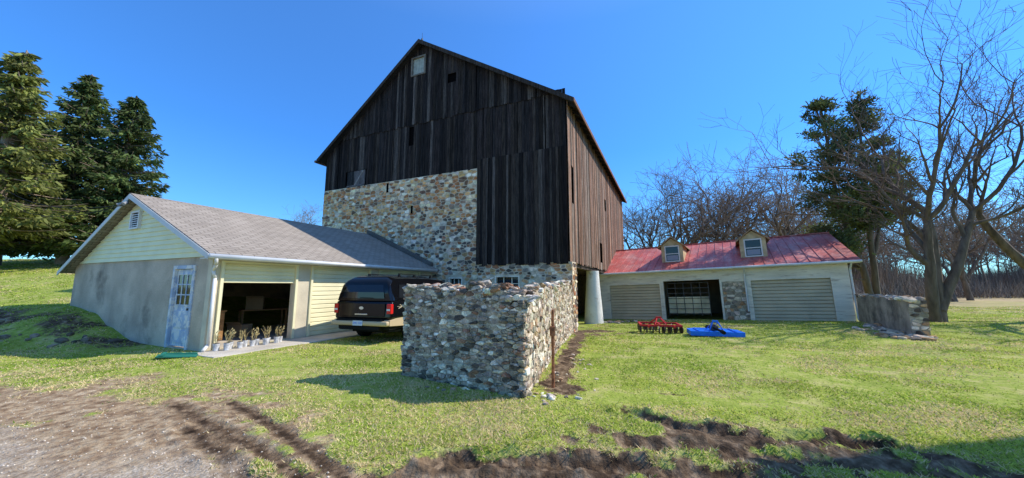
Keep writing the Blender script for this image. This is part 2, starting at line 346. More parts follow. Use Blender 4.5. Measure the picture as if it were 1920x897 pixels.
L.new(fin,b.inputs['Base Color'])
bp=N.new('ShaderNodeBump');bp.inputs['Strength'].default_value=1.0;bp.inputs['Distance'].default_value=.035;L.new(noise(20,14),bp.inputs['Height']);L.new(bp.outputs[0],b.inputs['Normal'])
me.materials.append(m)
def hz(x,y): return float(gz(np.array([x]),np.array([y]))[0])
# ------------------------------------------------------------------ frames
TH=math.atan2(-.4027,.9153)
def w2l(x,y,o,th):
    dx,dy=x-o[0],y-o[1];c,s=math.cos(th),math.sin(th);return dx*c+dy*s,-dx*s+dy*c
def l2w(a,b_,o,th):
    c,s=math.cos(th),math.sin(th);return o[0]+a*c-b_*s,o[1]+a*s+b_*c
BO=(2.36,14.7);GO=(-7.55,8.95);RO=(6.1,23.3);RT=math.atan2(-.53,.848)
# ------------------------------------------------------------------ BARN
barn=top('barn','tall bank barn with dark weathered boards over rubble stone','barn',(BO[0],BO[1],0),(0,0,TH))
def rz(x):
    return 14.8-(x+7.9)*.6255 if x>-7.9 else 14.8-(-7.9-x)*.7778
BW=14.8;BD=20
mb=MB()
mb.prism([(-14.7,6.9),(-4.4,6.9),(-4.4,2.7),(-.06,2.7),(-.06,rz(0)-.35),(-7.9,14.4),(-14.7,rz(-14.7)-.35)],.03,.12)
mb.box(-.12,-.05,.13,BD-.1,2.7,rz(0)-.35); mb.box(-14.6,-.1,BD-.2,BD-.1,-.5,rz(-14.7)-.4); mb.box(-14.7,-14.6,.5,BD-.1,2,rz(-14.7)-.4)
mb.box(-14.5,-.13,.13,BD-.2,2.62,2.7)
mb.obj('inner_wall',barn,[m_dark])  # near-black panels stand in for interior shade seen between the boards
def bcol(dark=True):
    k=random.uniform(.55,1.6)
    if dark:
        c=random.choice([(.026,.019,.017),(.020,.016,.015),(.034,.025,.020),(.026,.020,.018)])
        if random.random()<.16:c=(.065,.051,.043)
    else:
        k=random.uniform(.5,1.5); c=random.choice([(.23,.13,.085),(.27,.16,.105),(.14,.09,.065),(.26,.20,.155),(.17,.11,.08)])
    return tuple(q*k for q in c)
def boards(mb,x0,x1,zb,zt,yf,dark=True,skip=(),axis='x',gap=.05):
    x=x0
    while x<x1:
        w=random.uniform(.10,.21); xe=min(x+w,x1); g_=random.uniform(.004,.014) if random.random()>gap else random.uniform(.02,.05)
        a,b_=x,xe-g_; 
        if b_-a>.03:
            bot=zb+random.uniform(-.06,.04); t0=zt(a) if callable(zt) else zt+random.uniform(-.02,.0); t1=zt(b_) if callable(zt) else t0
            segs=[(bot,None)]
            for (sx0,sx1,sz0,sz1) in skip:
                if a<sx1 and b_>sx0: segs=[(bot,sz0),(sz1,None)]
            y=yf-random.uniform(0,.02); sk=random.uniform(-.006,.006)
            for (lo,hi) in segs:
                h0=t0 if hi is None else hi;h1=t1 if hi is None else hi
                c=bcol(dark)
                if min(h0,h1)-lo<.05: continue
                if axis=='x': mb.hexa([(a+sk,y-.025,lo),(b_+sk,y-.025,lo),(b_+sk,y,lo),(a+sk,y,lo),(a,y-.025,h0),(b_,y-.025,h1),(b_,y,h1),(a,y,h0)],c)
                else: mb.hexa([(-y+.025,a,lo),(-y+.025,b_,lo),(-y,b_,lo),(-y,a,lo),(-y+.025,a,h0),(-y+.025,b_,h1),(-y,b_,h1),(-y,a,h0)],c)
        x=xe
mb=MB()
rt=lambda x: rz(x)-.14
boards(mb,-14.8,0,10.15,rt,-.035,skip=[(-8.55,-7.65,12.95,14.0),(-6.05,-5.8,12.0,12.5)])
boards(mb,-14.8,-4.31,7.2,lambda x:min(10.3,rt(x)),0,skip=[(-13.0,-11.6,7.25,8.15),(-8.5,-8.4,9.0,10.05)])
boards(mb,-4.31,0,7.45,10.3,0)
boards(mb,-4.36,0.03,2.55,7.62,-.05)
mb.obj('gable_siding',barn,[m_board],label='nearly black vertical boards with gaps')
mb=MB()
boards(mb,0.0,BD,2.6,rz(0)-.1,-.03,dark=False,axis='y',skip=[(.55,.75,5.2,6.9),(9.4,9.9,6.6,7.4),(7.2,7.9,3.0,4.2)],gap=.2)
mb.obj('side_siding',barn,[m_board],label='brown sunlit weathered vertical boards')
mb=MB(); mb.box(-8.5,-7.7,-.02,.0,13.0,13.95,mi=1)
for a,b_,c,d in[(-8.58,-8.48,12.92,14.03),(-7.72,-7.62,12.92,14.03),(-8.48,-7.72,13.95,14.03),(-8.48,-7.72,12.92,13.0)]: mb.box(a,b_,-.11,-.02,c,d)
for i in range(1,4): mb.box(-8.48+i*.19-.006,-8.48+i*.19+.006,-.03,-.021,13.0,13.95,mi=1)
mb.obj('window',barn,[M('grey_worn_paint',(.20,.165,.13),var=(4,.6,1.2)),M('cloudy_panes',(.42,.42,.34),var=(5,.7,1.1),rough=.5)],label='small pale boarded window near the ridge')
mb=MB(); mb.box(-12.98,-12.45,-.03,-.0,7.28,8.12,(.03,.028,.028));mb.box(-12.43,-11.62,-.04,-.01,7.28,8.12,(.13,.11,.105));
mb.box(-12.98,-11.62,-.06,-.041,7.22,7.3,(.12,.11,.11)); mb.hexa([(-12.4,-.06,7.3),(-12.3,-.06,7.3),(-12.3,-.041,7.3),(-12.4,-.041,7.3),(-11.8,-.06,8.1),(-11.7,-.06,8.1),(-11.7,-.041,8.1),(-11.8,-.041,8.1)],(.24,.21,.19))
mb.obj('shutter',barn,[m_board],label='grey weathered board shutter')
mb=MB(); 
mb.prism([(.42,rz(.42)),(-7.9,14.8),(-7.9,14.67),(.42,rz(.42)-.13)],-.38,BD+.4); mb.prism([(-15.2,rz(-15.2)),(-7.9,14.8),(-7.9,14.67),(-15.2,rz(-15.2)-.13)],-.38,BD+.4)
for i in range(26):
    y=.1+i*.79; mb.prism([(.40,rz(.40)-.14),(-.02,rz(-.02)-.14),(-.02,rz(-.02)-.3),(.40,rz(.40)-.25)],y,y+.09)
roof=mb.obj('roof',barn,[m_barnroof])
mb=MB(); 
mb.prism([(.42,rz(.42)-.02),(-7.9,14.78),(-7.9,14.56),(.42,rz(.42)-.24)],-.42,-.385,col=(.045,.034,.028)); mb.prism([(-15.2,rz(-15.2)-.02),(-7.9,14.78),(-7.9,14.56),(-15.2,rz(-15.2)-.24)],-.42,-.385,col=(.045,.034,.028))
mb.box(.425,.47,-.38,BD+.4,rz(.42)-.2,rz(.42)-.02,(.20,.11,.075))
mb.cyl((-15.3,-.42,9.0),(-15.3,BD+.4,9.0),.08,col=(.15,.09,.06))
mb.obj('trim',barn,[m_board])
mb=MB(); mb.cyl((-7.9,-.1,14.8),(-7.9,-.1,15.35),.012,.008,6); mb.cyl((-7.9,-.1,14.9),(-7.9,-.1,15.0),.05,.05,8); mb.obj('lightning_rod',barn,[m_steel])
PAL_U=[(3.2,(.90,.66,.40)),(3.4,(.80,.44,.18)),(2.8,(.60,.25,.095)),(1.4,(.42,.28,.18)),(1.6,(.98,.81,.58)),(1.8,(.28,.155,.09))]
PAL_L=[(2.2,(.76,.58,.39)),(1.8,(.62,.37,.17)),(1.6,(.46,.20,.095)),(2.0,(.30,.235,.18)),(1.5,(.92,.78,.58)),(2.0,(.13,.10,.08))]
def palb(u,v):
    k=ss(np.array([(v-3.2+ (u+9)*-.12)/1.6]))[0]
    return PAL_U if random.random()<k else PAL_L
OPS=[(-5.85,-5.1,.9,2.0),(-3.4,-2.2,1.35,2.05)]
def ins(u,v,w,h):
    for o in OPS:
        if o[0]-w*.45<u<o[1]+w*.45 and o[2]-h*.45<v<o[3]+h*.45: return False
    return True
mb=MB(); stones(mb,(0,-.035,0),(1,0,0),(0,0,1),-14.8,-4.34,-.5,7.18,palb,inside=ins,hs=(.09,.27),ws=(.12,.46),depth=.016,gap=(.006,.022))
stones(mb,(0,-.035,0),(1,0,0),(0,0,1),-4.33,.12,-.5,2.56,palb,inside=ins,hs=(.09,.27),ws=(.12,.46),depth=.016,gap=(.006,.022))
stones(mb,(.14,0,0),(0,1,0),(0,0,1),0,.7,-.5,2.55,palb,hs=(.1,.24),ws=(.12,.4),depth=.02)
grid_wall(mb,-14.8,-4.31,-.8,7.2,[OPS[0]],lambda a,b_:(a,b_,-.038,.02),mi=1)
grid_wall(mb,-4.31,.14,-.8,2.6,[OPS[1]],lambda a,b_:(a,b_,-.038,.02),mi=1)
mb.box(-.5,.14,.021,.7,-.8,2.6,mi=1); mb.box(-14.8,-14.3,.021,BD,-.8,2.6,mi=1)
mb.box(-14.3,-.5,.4,.45,-.8,2.6,mi=2)
mb.box(-3.2,-2.8,.7,BD-.2,-.8,2.6,mi=3)
mb.obj('stone_wall',barn,[m_stone,m_mortar,m_dark,m_mortar_d],label='cream, ochre and rust rubble stone wall')
for (a,b_,c,d) in OPS:
    mb=MB(); mb.box(a,b_,.1,.12,c,d,mi=1); e=.06
    mb.box(a,a+e,-.06,.09,c,d);mb.box(b_-e,b_,-.06,.09,c,d);mb.box(a+e,b_-e,-.06,.09,d-e,d);mb.box(a+e,b_-e,-.06,.09,c,c+e)
    n=3
    for i in range(1,n): x=a+(b_-a)*i/n; mb.box(x-.015,x+.015,.03,.09,c+e,d-e)
    mb.box(a+e,b_-e,.035,.085,(c+d)/2-.015,(c+d)/2+.015)
    mb.obj('window',barn,[m_worn,m_glass])
for (x,z,h) in[(-8.2,5.3,.4),(-9.9,6.6,.5)]:
    mb=MB(); mb.box(x-.05,x+.05,-.09,.0,z,z+h); mb.obj('vent_slit',barn,[m_dark])
mb=MB(); mb.box(-.35,-.05,.7,BD-.3,2.42,2.58); 
for i in range(12): mb.box(-2.8,-.36,1+i*1.6,1.2+i*1.6,2.42,2.6)
mb.obj('forebay_beam',barn,[M('beam_wood',(.10,.07,.05))])
mb=MB();n=20;prof=[(-.9,.56),(-.5,.53),(.3,.47),(1.2,.40),(2.0,.35),(2.42,.34)]
V=[];F=[]
for z,r in prof:
    for i in range(n):
        t=2*math.pi*i/n; q=r*(1+random.uniform(-.02,.02)); V.append((-.1+q*math.cos(t),5.45+q*math.sin(t),z))
for k in range(len(prof)-1):
    for i in range(n): F.append((k*n+i,k*n+(i+1)%n,(k+1)*n+(i+1)%n,(k+1)*n+i))
mb.mesh(V,F); mb.obj('pillar',barn,[M('white_plaster',(.90,.85,.76),var=(2,.88,1.04),col2=(.55,.45,.32),c2scale=2.5,c2lo=.6,c2hi=.72,bump=(10,.5))],smooth=True,label='tapering whitewashed round pillar under the forebay')
# ------------------------------------------------------------------ LEFT GARAGE
gar=top('garage','low pale yellow garage with grey shingle roof and open door','garage',(GO[0],GO[1],0),(0,0,TH))
GW=8.15;GL=9.08;PX,PZ,SR,SL=-4.1,4.36,.436,.507;EX=-8.52
def gr_(x): return 2.42+(.35-x)*SR if x>PX else PZ-(PX-x)*SL
mb=MB()
D=[(.26,2.2,0,2.22),(2.78,5.15,0,2.22),(5.7,8.1,0,2.22)]
grid_wall(mb,0,GL,-.6,2.42,[(a,b_,.03,2.2) for a,b_,_,_ in D],lambda a,b_:(-.18,0,a,b_),mi=1)
grid_wall(mb,-GW,-.181,-.6,2.34,[(-1.74,-.72,.03,2.12)],lambda a,b_:(a,b_,0,.18))
mb.box(-GW,-GW+.18,.181,GL-.12,-.6,2.1); mb.box(-GW+.181,-.181,GL-.1,GL-.06,-.6,2.2,mi=2)
mb.prism([(-.01,2.345),(-.01,2.43),(PX,PZ-.14),(-GW+.01,2.2),(-GW+.01,2.345)],.02,.17)
mb.obj('wall',gar,[m_stucco,M('painted_block',(.70,.60,.43),var=(2,.8,1.1),bump=(20,.2)),m_card])
mb=MB(); mb.box(-GW+.19,-.19,.19,GL-.11,-.2,.02); mb.obj('floor',gar,[m_conc])
mb=MB(); z=2.345
while z<PZ-.2:
    zt=min(z+.135,PZ-.16)
    xr=min(.0,.35-(zt+.16-2.42)/SR); xl=max(-GW,PX-(PZ-(zt+.16))/SL)
    xr0=min(.0,.35-(z+.16-2.42)/SR); xl0=max(-GW,PX-(PZ-(z+.16))/SL)
    if xr>xl:
        mb.mesh([(xl0,-.05,z),(xr0,-.05,z),(xr,-.022,zt),(xl,-.022,zt),(xl0,-.0,z),(xr0,-.0,z)],[(0,1,2,3),(0,4,5,1)])
    z+=.135
mb.obj('gable_siding',gar,[m_cream],label='pale yellow lap siding')
mb=MB()
mb.prism([(.38,gr_(.38)),(PX,PZ),(PX,PZ-.09),(.38,gr_(.38)-.09)],-.28,GL-.03); mb.prism([(EX,gr_(EX)),(PX,PZ),(PX,PZ-.09),(EX,gr_(EX)-.09)],-.28,GL-.03)
mb.obj('roof',gar,[m_shingle])
mb=MB()
mb.prism([(.38,gr_(.38)-.03),(PX,PZ-.03),(PX,PZ-.17),(.38,gr_(.38)-.17)],-.305,-.283); mb.prism([(EX,gr_(EX)-.03),(PX,PZ-.03),(PX,PZ-.17),(EX,gr_(EX)-.17)],-.305,-.283)
mb.box(.0,.36,-.28,GL-.05,2.26,2.29); mb.box(.34,.365,-.28,GL-.05,2.291,2.36)
mb.obj('trim',gar,[M('grey_white_trim',(.62,.60,.56),var=(2,.85,1.05),rough=.5)])
mb=MB(); mb.cyl((.44,-.3,2.32),(.44,GL-.2,2.32),.06,n=10); mb.path([(.44,-.15,2.28),(.36,-.1,2.12),(.10,-.02,2.0),(.07,0.05,1.8),(.07,.05,.15),(.2,-.1,.06)],.04,n=8)
mb.obj('gutter',gar,[m_white],smooth=True,label='white gutter with bent downspout')
vx=PX-.05
mb=MB()
mb.box(vx-.22,vx+.22,-.06,-.03,3.35,3.8,mi=1)
for i in range(6): zz=3.38+i*.068; mb.hexa([(vx-.21,-.10,zz),(vx+.21,-.10,zz),(vx+.21,-.06,zz+.02),(vx-.21,-.06,zz+.02),(vx-.21,-.10,zz+.015),(vx+.21,-.10,zz+.015),(vx+.21,-.06,zz+.05),(vx-.21,-.06,zz+.05)])
for a,b_,c,d in[(-.27,-.22,3.3,3.85),(.22,.27,3.3,3.85),(-.22,.22,3.8,3.85),(-.22,.22,3.3,3.35)]: mb.box(vx+a,vx+b_,-.11,-.03,c,d)
mb.obj('louver_vent',gar,[m_white,m_dark])
mb=MB(); mb.box(PX-.06,PX+.06,-.33,-.306,4.02,4.12,mi=1)
for dx in(-.14,.14): mb.cyl((PX,-.33,4.06),(PX+dx,-.38,4.04),.012,mi=1); mb.cyl((PX+dx,-.38,4.04),(PX+dx*1.3,-.46,3.97),.03,.05,12)
mb.obj('floodlight',gar,[M('grey_fixture',(.3,.3,.3),var=None),m_steel])
def ribdoor(name,parent,y0,y1,z0,z1,mat,x=-.12,face='x',label=None,pitch=.115,dp=.03):
    mb=MB(); z=z0
    while z<z1-.01:
        t=min(z+pitch,z1); 
        if face=='x': mb.mesh([(x,y0,z),(x,y1,z),(x+dp,y1,z+.012),(x+dp,y0,z+.012),(x+dp*.7,y1,t-.03),(x+dp*.7,y0,t-.03),(x,y1,t),(x,y0,t)],[(0,1,2,3),(3,2,4,5),(5,4,6,7)])
        else: mb.mesh([(y0,x,z),(y1,x,z),(y1,x-dp,z+.012),(y0,x-dp,z+.012),(y1,x-dp*.7,t-.03),(y0,x-dp*.7,t-.03),(y1,x,t),(y0,x,t)],[(0,1,2,3),(3,2,4,5),(5,4,6,7)])
        z+=pitch
    return mb.obj(name,parent,[mat],label=label)
ribdoor('garage_door',gar,.26,2.2,1.68,2.2,m_cdoor,label='cream overhead door rolled mostly up',x=-.05)
ribdoor('garage_door',gar,2.78,5.15,.03,2.2,m_cdoor,label='closed cream ribbed overhead door',dp=.03,pitch=.14,x=-.06)
ribdoor('garage_door',gar,5.7,8.1,.03,2.2,m_cdoor,label='closed cream ribbed overhead door',dp=.03,pitch=.14,x=-.06)
mb=MB()
for a,b_,_,_ in D:
    mb.box(.002,.05,a-.07,a,.03,2.25); mb.box(.002,.05,b_,b_+.07,.03,2.25); mb.box(.002,.05,a,b_,2.2,2.25)
mb.obj('door_trim',gar,[m_cdoor])
sd=bpy.data.objects.new('door',None);COL.objects.link(sd);sd.parent=gar;sd['label']='peeling pale blue door with six panes'
mb=MB(); mb.box(-1.66,-.8,.04,.08,.05,2.04); mb.box(-1.58,-.88,.02,.041,.15,.45);mb.box(-1.58,-.88,.02,.041,.52,.95)
for i in range(4): x=-1.56+i*.22; mb.box(x-.015,x+.015,.015,.04,1.1,1.92)
for i in range(4): z=1.1+i*.27; mb.box(-1.545,-.9,.018,.037,z-.015,z+.015)
mb.obj('panel',sd,[m_bluedoor])
mb=MB(); mb.box(-1.56,-.9,.03,.039,1.1,1.92); mb.obj('pane',sd,[m_glass])
mb=MB(); mb.box(-1.76,-1.67,-.03,.1,.0,2.14);mb.box(-.79,-.7,-.03,.1,.0,2.14);mb.box(-1.67,-.79,-.03,.1,2.05,2.14); mb.obj('frame',sd,[m_bluedoor])
mb=MB(); mb.cyl((-.88,.04,1.0),(-.88,-.03,1.0),.03,.035); mb.obj('handle',sd,[m_steel])
mb=MB()
mb.prism([(.1,2.55),(PX,PZ+.02),(PX,PZ+.2),(-1.5,3.42),(.1,2.7)],GL-.25,GL-.03); mb.obj('parapet',gar,[M('dark_stucco',(.14,.12,.10),bump=(15,.5))],label='dark stuccoed kerb along the barn wall')
def place(a,b_,z,o=GO,th=TH): x,y=l2w(a,b_,o,th); return (x,y,z)
mb=MB(); mb.box(.06,1.15,-.35,8.5,-.3,.025); o=mb.obj('concrete_apron',None,[m_conc],bevel=.01); o.location=(GO[0],GO[1],0);o.rotation_euler=(0,0,TH);o['kind']='structure';o['label']='pale concrete apron in front of garage doors'
def furn(name,label,cat,a,b_,rot,build):
    e=top(name,label,cat,place(a,b_,.02),(0,0,TH+rot)); build(e); return e
def cab(e):
    mb=MB(); mb.box(-.3,.3,-.25,.25,.05,.85); mb.obj('carcass',e,[m_wood],bevel=.01)
    for i in range(3):
        mb=MB(); mb.box(-.27,.27,-.27,-.251,.10+i*.25,.32+i*.25); mb.cyl((0,-.275,.21+i*.25),(0,-.3,.21+i*.25),.02); mb.obj('drawer',e,[m_wood])
    mb=MB(); mb.box(-.33,.33,-.28,.28,.851,.88); mb.obj('tabletop',e,[m_wood])
furn('dresser','brown wooden dresser inside the open garage','dresser',-1.5,.75,math.pi/2,cab)
def desk(e):
    mb=MB(); mb.box(-.7,.7,-.35,.35,.72,.76); mb.obj('tabletop',e,[m_wood])
    for x in(-.65,.65):
        for y in(-.3,.3): mb=MB(); mb.box(x-.03,x+.03,y-.03,y+.03,0,.719); mb.obj('leg',e,[m_wood])
furn('table','wooden work table inside the open garage','table',-3.0,3.2,1.2,desk)
def ctn(e):
    mb=MB(); mb.box(-.25,.25,-.2,.2,0,.38); mb.obj('carton',e,[m_card]); mb=MB(); mb.hexa([(-.25,-.2,.381),(.25,-.2,.381),(.25,-.3,.46),(-.25,-.3,.46),(-.25,-.2,.386),(.25,-.2,.386),(.25,-.3,.465),(-.25,-.3,.465)]); mb.obj('flap',e,[m_card])
furn('cardboard_box','open cardboard box on the garage floor','box',-2.0,1.9,.3,ctn)
e=furn('cardboard_box','open cardboard box on the work table','box',-3.0,2.9,.9,ctn); e.location.z=.785
def pot(seed):
    random.seed(seed); e=top('potted_sapling','bare sapling in white grow bag','potted plant',group='row of potted saplings on the apron')
    mb=MB(); mb.cyl((0,0,0),(0,0,.17),.06,.075,12,caps=True); mb.obj('pot',e,[m_pot],smooth=False)
    mb=MB(); mb.cyl((0,0,.171),(0,0,.176),.065,.065,10); mb.obj('soil',e,[m_soil])
    mb=MB()
    for i in range(4):
        p=Vector((random.uniform(-.03,.03),random.uniform(-.03,.03),.17)); d=Vector((random.uniform(-.3,.3),random.uniform(-.3,.3),1)).normalized()
        for k in range(3):
            q=p+d*random.uniform(.05,.095); mb.cyl(p,q,.006,.005,5); 
            s_=Vector((random.uniform(-1,1),random.uniform(-1,1),.9)).normalized()*.06; mb.cyl(q,q+s_,.004,.002,4)
            mb.face([q+s_*.3,q+s_+Vector((.03,.01,.01)),q+s_+Vector((.01,.02,.04))])
            p=q
    mb.obj('stems',e,[m_stem]); return e
P0=[pot(1),pot(2),pot(3)]
for i in range(11):
    s_=P0[i%3]; x,y,_=place(.26+(.12 if i%2 else 0)+.03*math.sin(i*2.1),.14+i*.155,0)
    if i<3: s_.location=(x,y,.027)
    else: copy_tree(s_,(x,y,.027),i*1.3,.9+.15*((i*7)%5)/5)
random.seed(77)
x,y,_=place(.42,-.68,0)
mb=MB(); mb.box(-.34,.34,-.11,.11,0,.02); mb.box(-.31,.31,.13,.2,.0,.03); mb.box(-.28,-.22,-.1,.2,.021,.045); o=mb.obj('green_board',None,[m_green],loc=(x,y,.05)); o.rotation_euler=(.1,.08,.55); tag(o,'green painted wooden board lying on the grass','board')
# ------------------------------------------------------------------ RIGHT GARAGE
rg=top('carriage_garage','low three bay garage with red metal roof and dormers','garage',(RO[0],RO[1],-.5),(0,-.034,RT))
RW=11.9;RD=5.0
mb=MB(); ops=[(.32,3.36,0,2.1),(3.58,6.5,0,2.25),(7.95,11.2,0,2.12)]
grid_wall(mb,-.6,6.6,-.5,2.95,[o for o in ops[:2]],lambda a,b_:(a,b_,0,.2))
grid_wall(mb,7.75,RW,-.5,2.95,[ops[2]],lambda a,b_:(a,b_,0,.2))
mb.box(6.6,7.75,.03,.2,-.5,2.1,mi=1); mb.box(6.6,7.75,0,.2,2.1,2.95)
mb.box(RW-.2,RW,.201,2*RD,-.5,2.9,mi=1); mb.prism([(.0,2.95),(2*RD,2.95),(RD,4.7)],RW-.2,RW-.02,axis='x',mi=1); mb.box(-.6,RW-.2,2*RD-.2,2*RD,-.5,2.9,mi=1); mb.box(3.38,3.5,.21,6,0,2.9,mi=2);mb.box(6.6,6.7,.21,6,0,2.9,mi=2); mb.box(-.6,RW-.2,6,6.1,0,2.9,mi=2)
mb.obj('wall',rg,[m_worn,m_mortar_d,m_card])
PR=[(2,(.66,.51,.36)),(2,(.36,.28,.20)),(1.4,(.56,.32,.155)),(1,(.84,.70,.52)),(1,(.15,.115,.09))]
mb=MB(); stones(mb,(0,.025,0),(1,0,0),(0,0,1),6.62,7.74,-.3,2.08,lambda u,v:PR,hs=(.09,.26),ws=(.14,.42),depth=.03)
mb.obj('stone_pier',rg,[m_stone])
mb=MB()
for i in range(5):
    z=2.28+i*.13
    mb.mesh([(-.6,-.02,z),(RW,-.02,z),(RW,-.006,z+.125),(-.6,-.006,z+.125),(-.6,0,z),(RW,0,z)],[(0,1,2,3),(0,4,5,1)])
mb.obj('upper_siding',rg,[m_worn])
mb=MB()
for a,b_,_,t in ops: 
    mb.box(a-.1,a,-.03,.19,-.1,t+.1); mb.box(b_,b_+.1,-.03,.19,-.1,t+.1); mb.box(a,b_,-.03,.19,t,t+.1)
mb.obj('door_frame',rg,[m_worn])
ribdoor('garage_door',rg,.32,3.36,0,2.1,m_gdoor,x=.15,face='y',pitch=.175,dp=.07,label='closed tan grey ribbed overhead door')
ribdoor('garage_door',rg,7.95,11.2,0,2.12,m_gdoor,x=.15,face='y',pitch=.175,dp=.07,label='closed tan grey ribbed overhead door')
mb=MB(); 
for i in range(7): z=.3+i*.3; mb.box(3.7,5.9,.5,.53,z,z+.03)
for i in range(6): x=3.7+i*.44; mb.box(x-.015,x+.015,.531,.55,.2,2.15)
mb.box(3.72,5.88,.56,.58,.35,1.3,mi=1); 
mb.obj('inner_gate',rg,[m_steel,M('pale_panel',(.75,.64,.40),var=(1,.5,1.1))],label='metal lattice gate with pale panels')
def rr(y): return 2.90+(y+.45)*(4.85-2.90)/(RD+.45)
mb=MB()
X0,X1=-.55,RW+.42
mb.prism([(-.45,rr(-.45)),(RD,4.85),(RD,4.79),(-.45,rr(-.45)-.06)],X0,X1,axis='x')
mb.prism([(2*RD+.45,rr(-.45)),(RD,4.85),(RD,4.79),(2*RD+.45,rr(-.45)-.06)],X0,X1,axis='x')
x=X0
while x<X1: mb.prism([(-.46,rr(-.45)+.035),(RD,4.885),(RD,4.851),(-.46,rr(-.45)+.002)],x,x+.03,axis='x'); x+=.46
mb.box(X0,X1,RD-.12,RD+.12,4.84,4.90)
mb.obj('roof',rg,[m_redroof],label='faded red standing seam metal roof')
mb=MB(); mb.box(X0,X1,-.44,-.02,2.78,2.81); mb.cyl((X0+.1,-.52,2.84),(X1,-.52,2.84),.06,n=10)
for x in(7.7,11.95): mb.path([(x,-.5,2.8),(x,-.1,2.5),(x,-.07,2.3),(x,-.07,.5 if x<9 else .1)],.04,n=8)
mb.obj('gutter',rg,[m_white],label='white gutter with two downspouts')
m_dc=M('dormer_cream',(.66,.50,.28),var=(3,.6,1.1)); m_ds=M('dormer_shingle',(.40,.26,.15),var=(6,.6,1.2),bump=(20,.5)); m_bl=M('window_blind',(.3,.33,.38),var=None)
for cx in(4.1,8.3):
    d=bpy.data.objects.new('dormer',None);COL.objects.link(d);d.parent=rg;d.location=(cx,1.0,0)
    zb=rr(1.0)-.03; w=.62; zt=zb+1.08; zp=zt+.5
    mb=MB(); mb.prism([(-w,zb),(w,zb),(w,zt),(0,zp-.05),(-w,zt)],0,3.2); mb.obj('wall',d,[m_dc])
    mb=MB()
    for s_ in(-1,1): mb.prism([(s_*(w+.18),zt-.15),(0,zp),(0,zp+.06),(s_*(w+.18),zt-.08)],-.2,3.4)
    mb.obj('roof',d,[m_ds])
    mb=MB(); a,b_,c,e=-.36,.36,zb+.12,zb+1.0
    for q in[(a-.06,a,c-.06,e+.06),(b_,b_+.06,c-.06,e+.06),(a,b_,e,e+.06),(a,b_,c-.06,c)]: mb.box(q[0],q[1],-.05,-.002,q[2],q[3])
    mb.box(a,b_,-.04,-.005,(c+e)/2-.02,(c+e)/2+.02); mb.box(a,b_,-.012,-.004,c,e,mi=1); mb.box(a+.05,b_-.05,-.02,-.0125,c+.05,(c+e)/2-.1,mi=2)
    mb.obj('window',d,[m_white,m_glass,m_bl])
x1,y1=l2w(RW+.05,-.1,RO,RT)
rw=top('retaining_wall','grey stuccoed stone wall running out from garage corner','wall',(x1,y1,-.05),(0,0,RT))
mb=MB(); LW=5.9; n=14
for i in range(n):
    a=-LW*i/n;b_=-LW*(i+1)/n; h0=1.2+.06*math.sin(i*1.7);h1=1.2+.06*math.sin((i+1)*1.7)
    mb.hexa([(0,b_,-.4),(.42,b_,-.4),(.42,a,-.4),(0,a,-.4),(0,b_,h1),(.42,b_,h1),(.42,a,h0),(0,a,h0)],mi=0)
mb.obj('masonry',rw,[M('rough_stucco',(.44,.36,.27),var=(1.8,.6,1.3),col2=(.17,.14,.11),c2scale=1.5,c2lo=.48,c2hi=.65,bump=(9,1.0))])
mb=MB(); stones(mb,(0,-LW-.01,0),(1,0,0),(0,0,1),-.0,.42,-.2,1.2,lambda u,v:PR,hs=(.1,.22),ws=(.12,.3)); 
for i in range(60): t=random.uniform(0,LW); rock(mb,(random.uniform(.05,.4),-t,1.2),random.uniform(.08,.2),random.uniform(.08,.18),random.uniform(.04,.1),random.uniform(0,6),pick(PR),.25,4,.15)
mb.obj('stone_facing',rw,[m_stone])
def rubble(name,label,pts,smin,smax,pal,n):
    mb=MB()
    for i in range(n):
        c=random.choice(pts); x=c[0]+random.gauss(0,c[2]);y=c[1]+random.gauss(0,c[3]); s_=random.uniform(smin,smax)*random.uniform(.6,1)
        rock(mb,(x,y,hz(x,y)+s_*.15),s_*random.uniform(.7,1.3),s_*random.uniform(.6,1.1),s_*random.uniform(.35,.7),random.uniform(0,6),pick(pal),.3,4,.12)
    o=mb.obj(name,None,[m_rub]); tag(o,label,'stones',kind='stuff'); return o
ex,ey=l2w(0,-LW,(x1,y1),RT)
pts=[(x1+(ex-x1)*t-.35,y1+(ey-y1)*t,.25,.3) for t in(.5,.7,.85,1,1.0,1.05)]
rubble('rubble','tumbled field stones at the foot of retaining wall',pts,.06,.2,PR,110)
rubble('rubble','loose stones beside the barn pillar',[(5.2,20.0,.5,.3),(5.9,20.6,.5,.3)],.06,.16,PR,40)
DK=[(1,(.12,.09,.065)),(1,(.20,.155,.11)),(1,(.32,.25,.18))]
rubble('rubble','dark rocks half buried in the grassy bank',[(-13.5,9.9,1.4,.3),(-11.8,9.7,1.0,.25),(-15.5,10.3,1.5,.4)],.05,.16,DK,26)
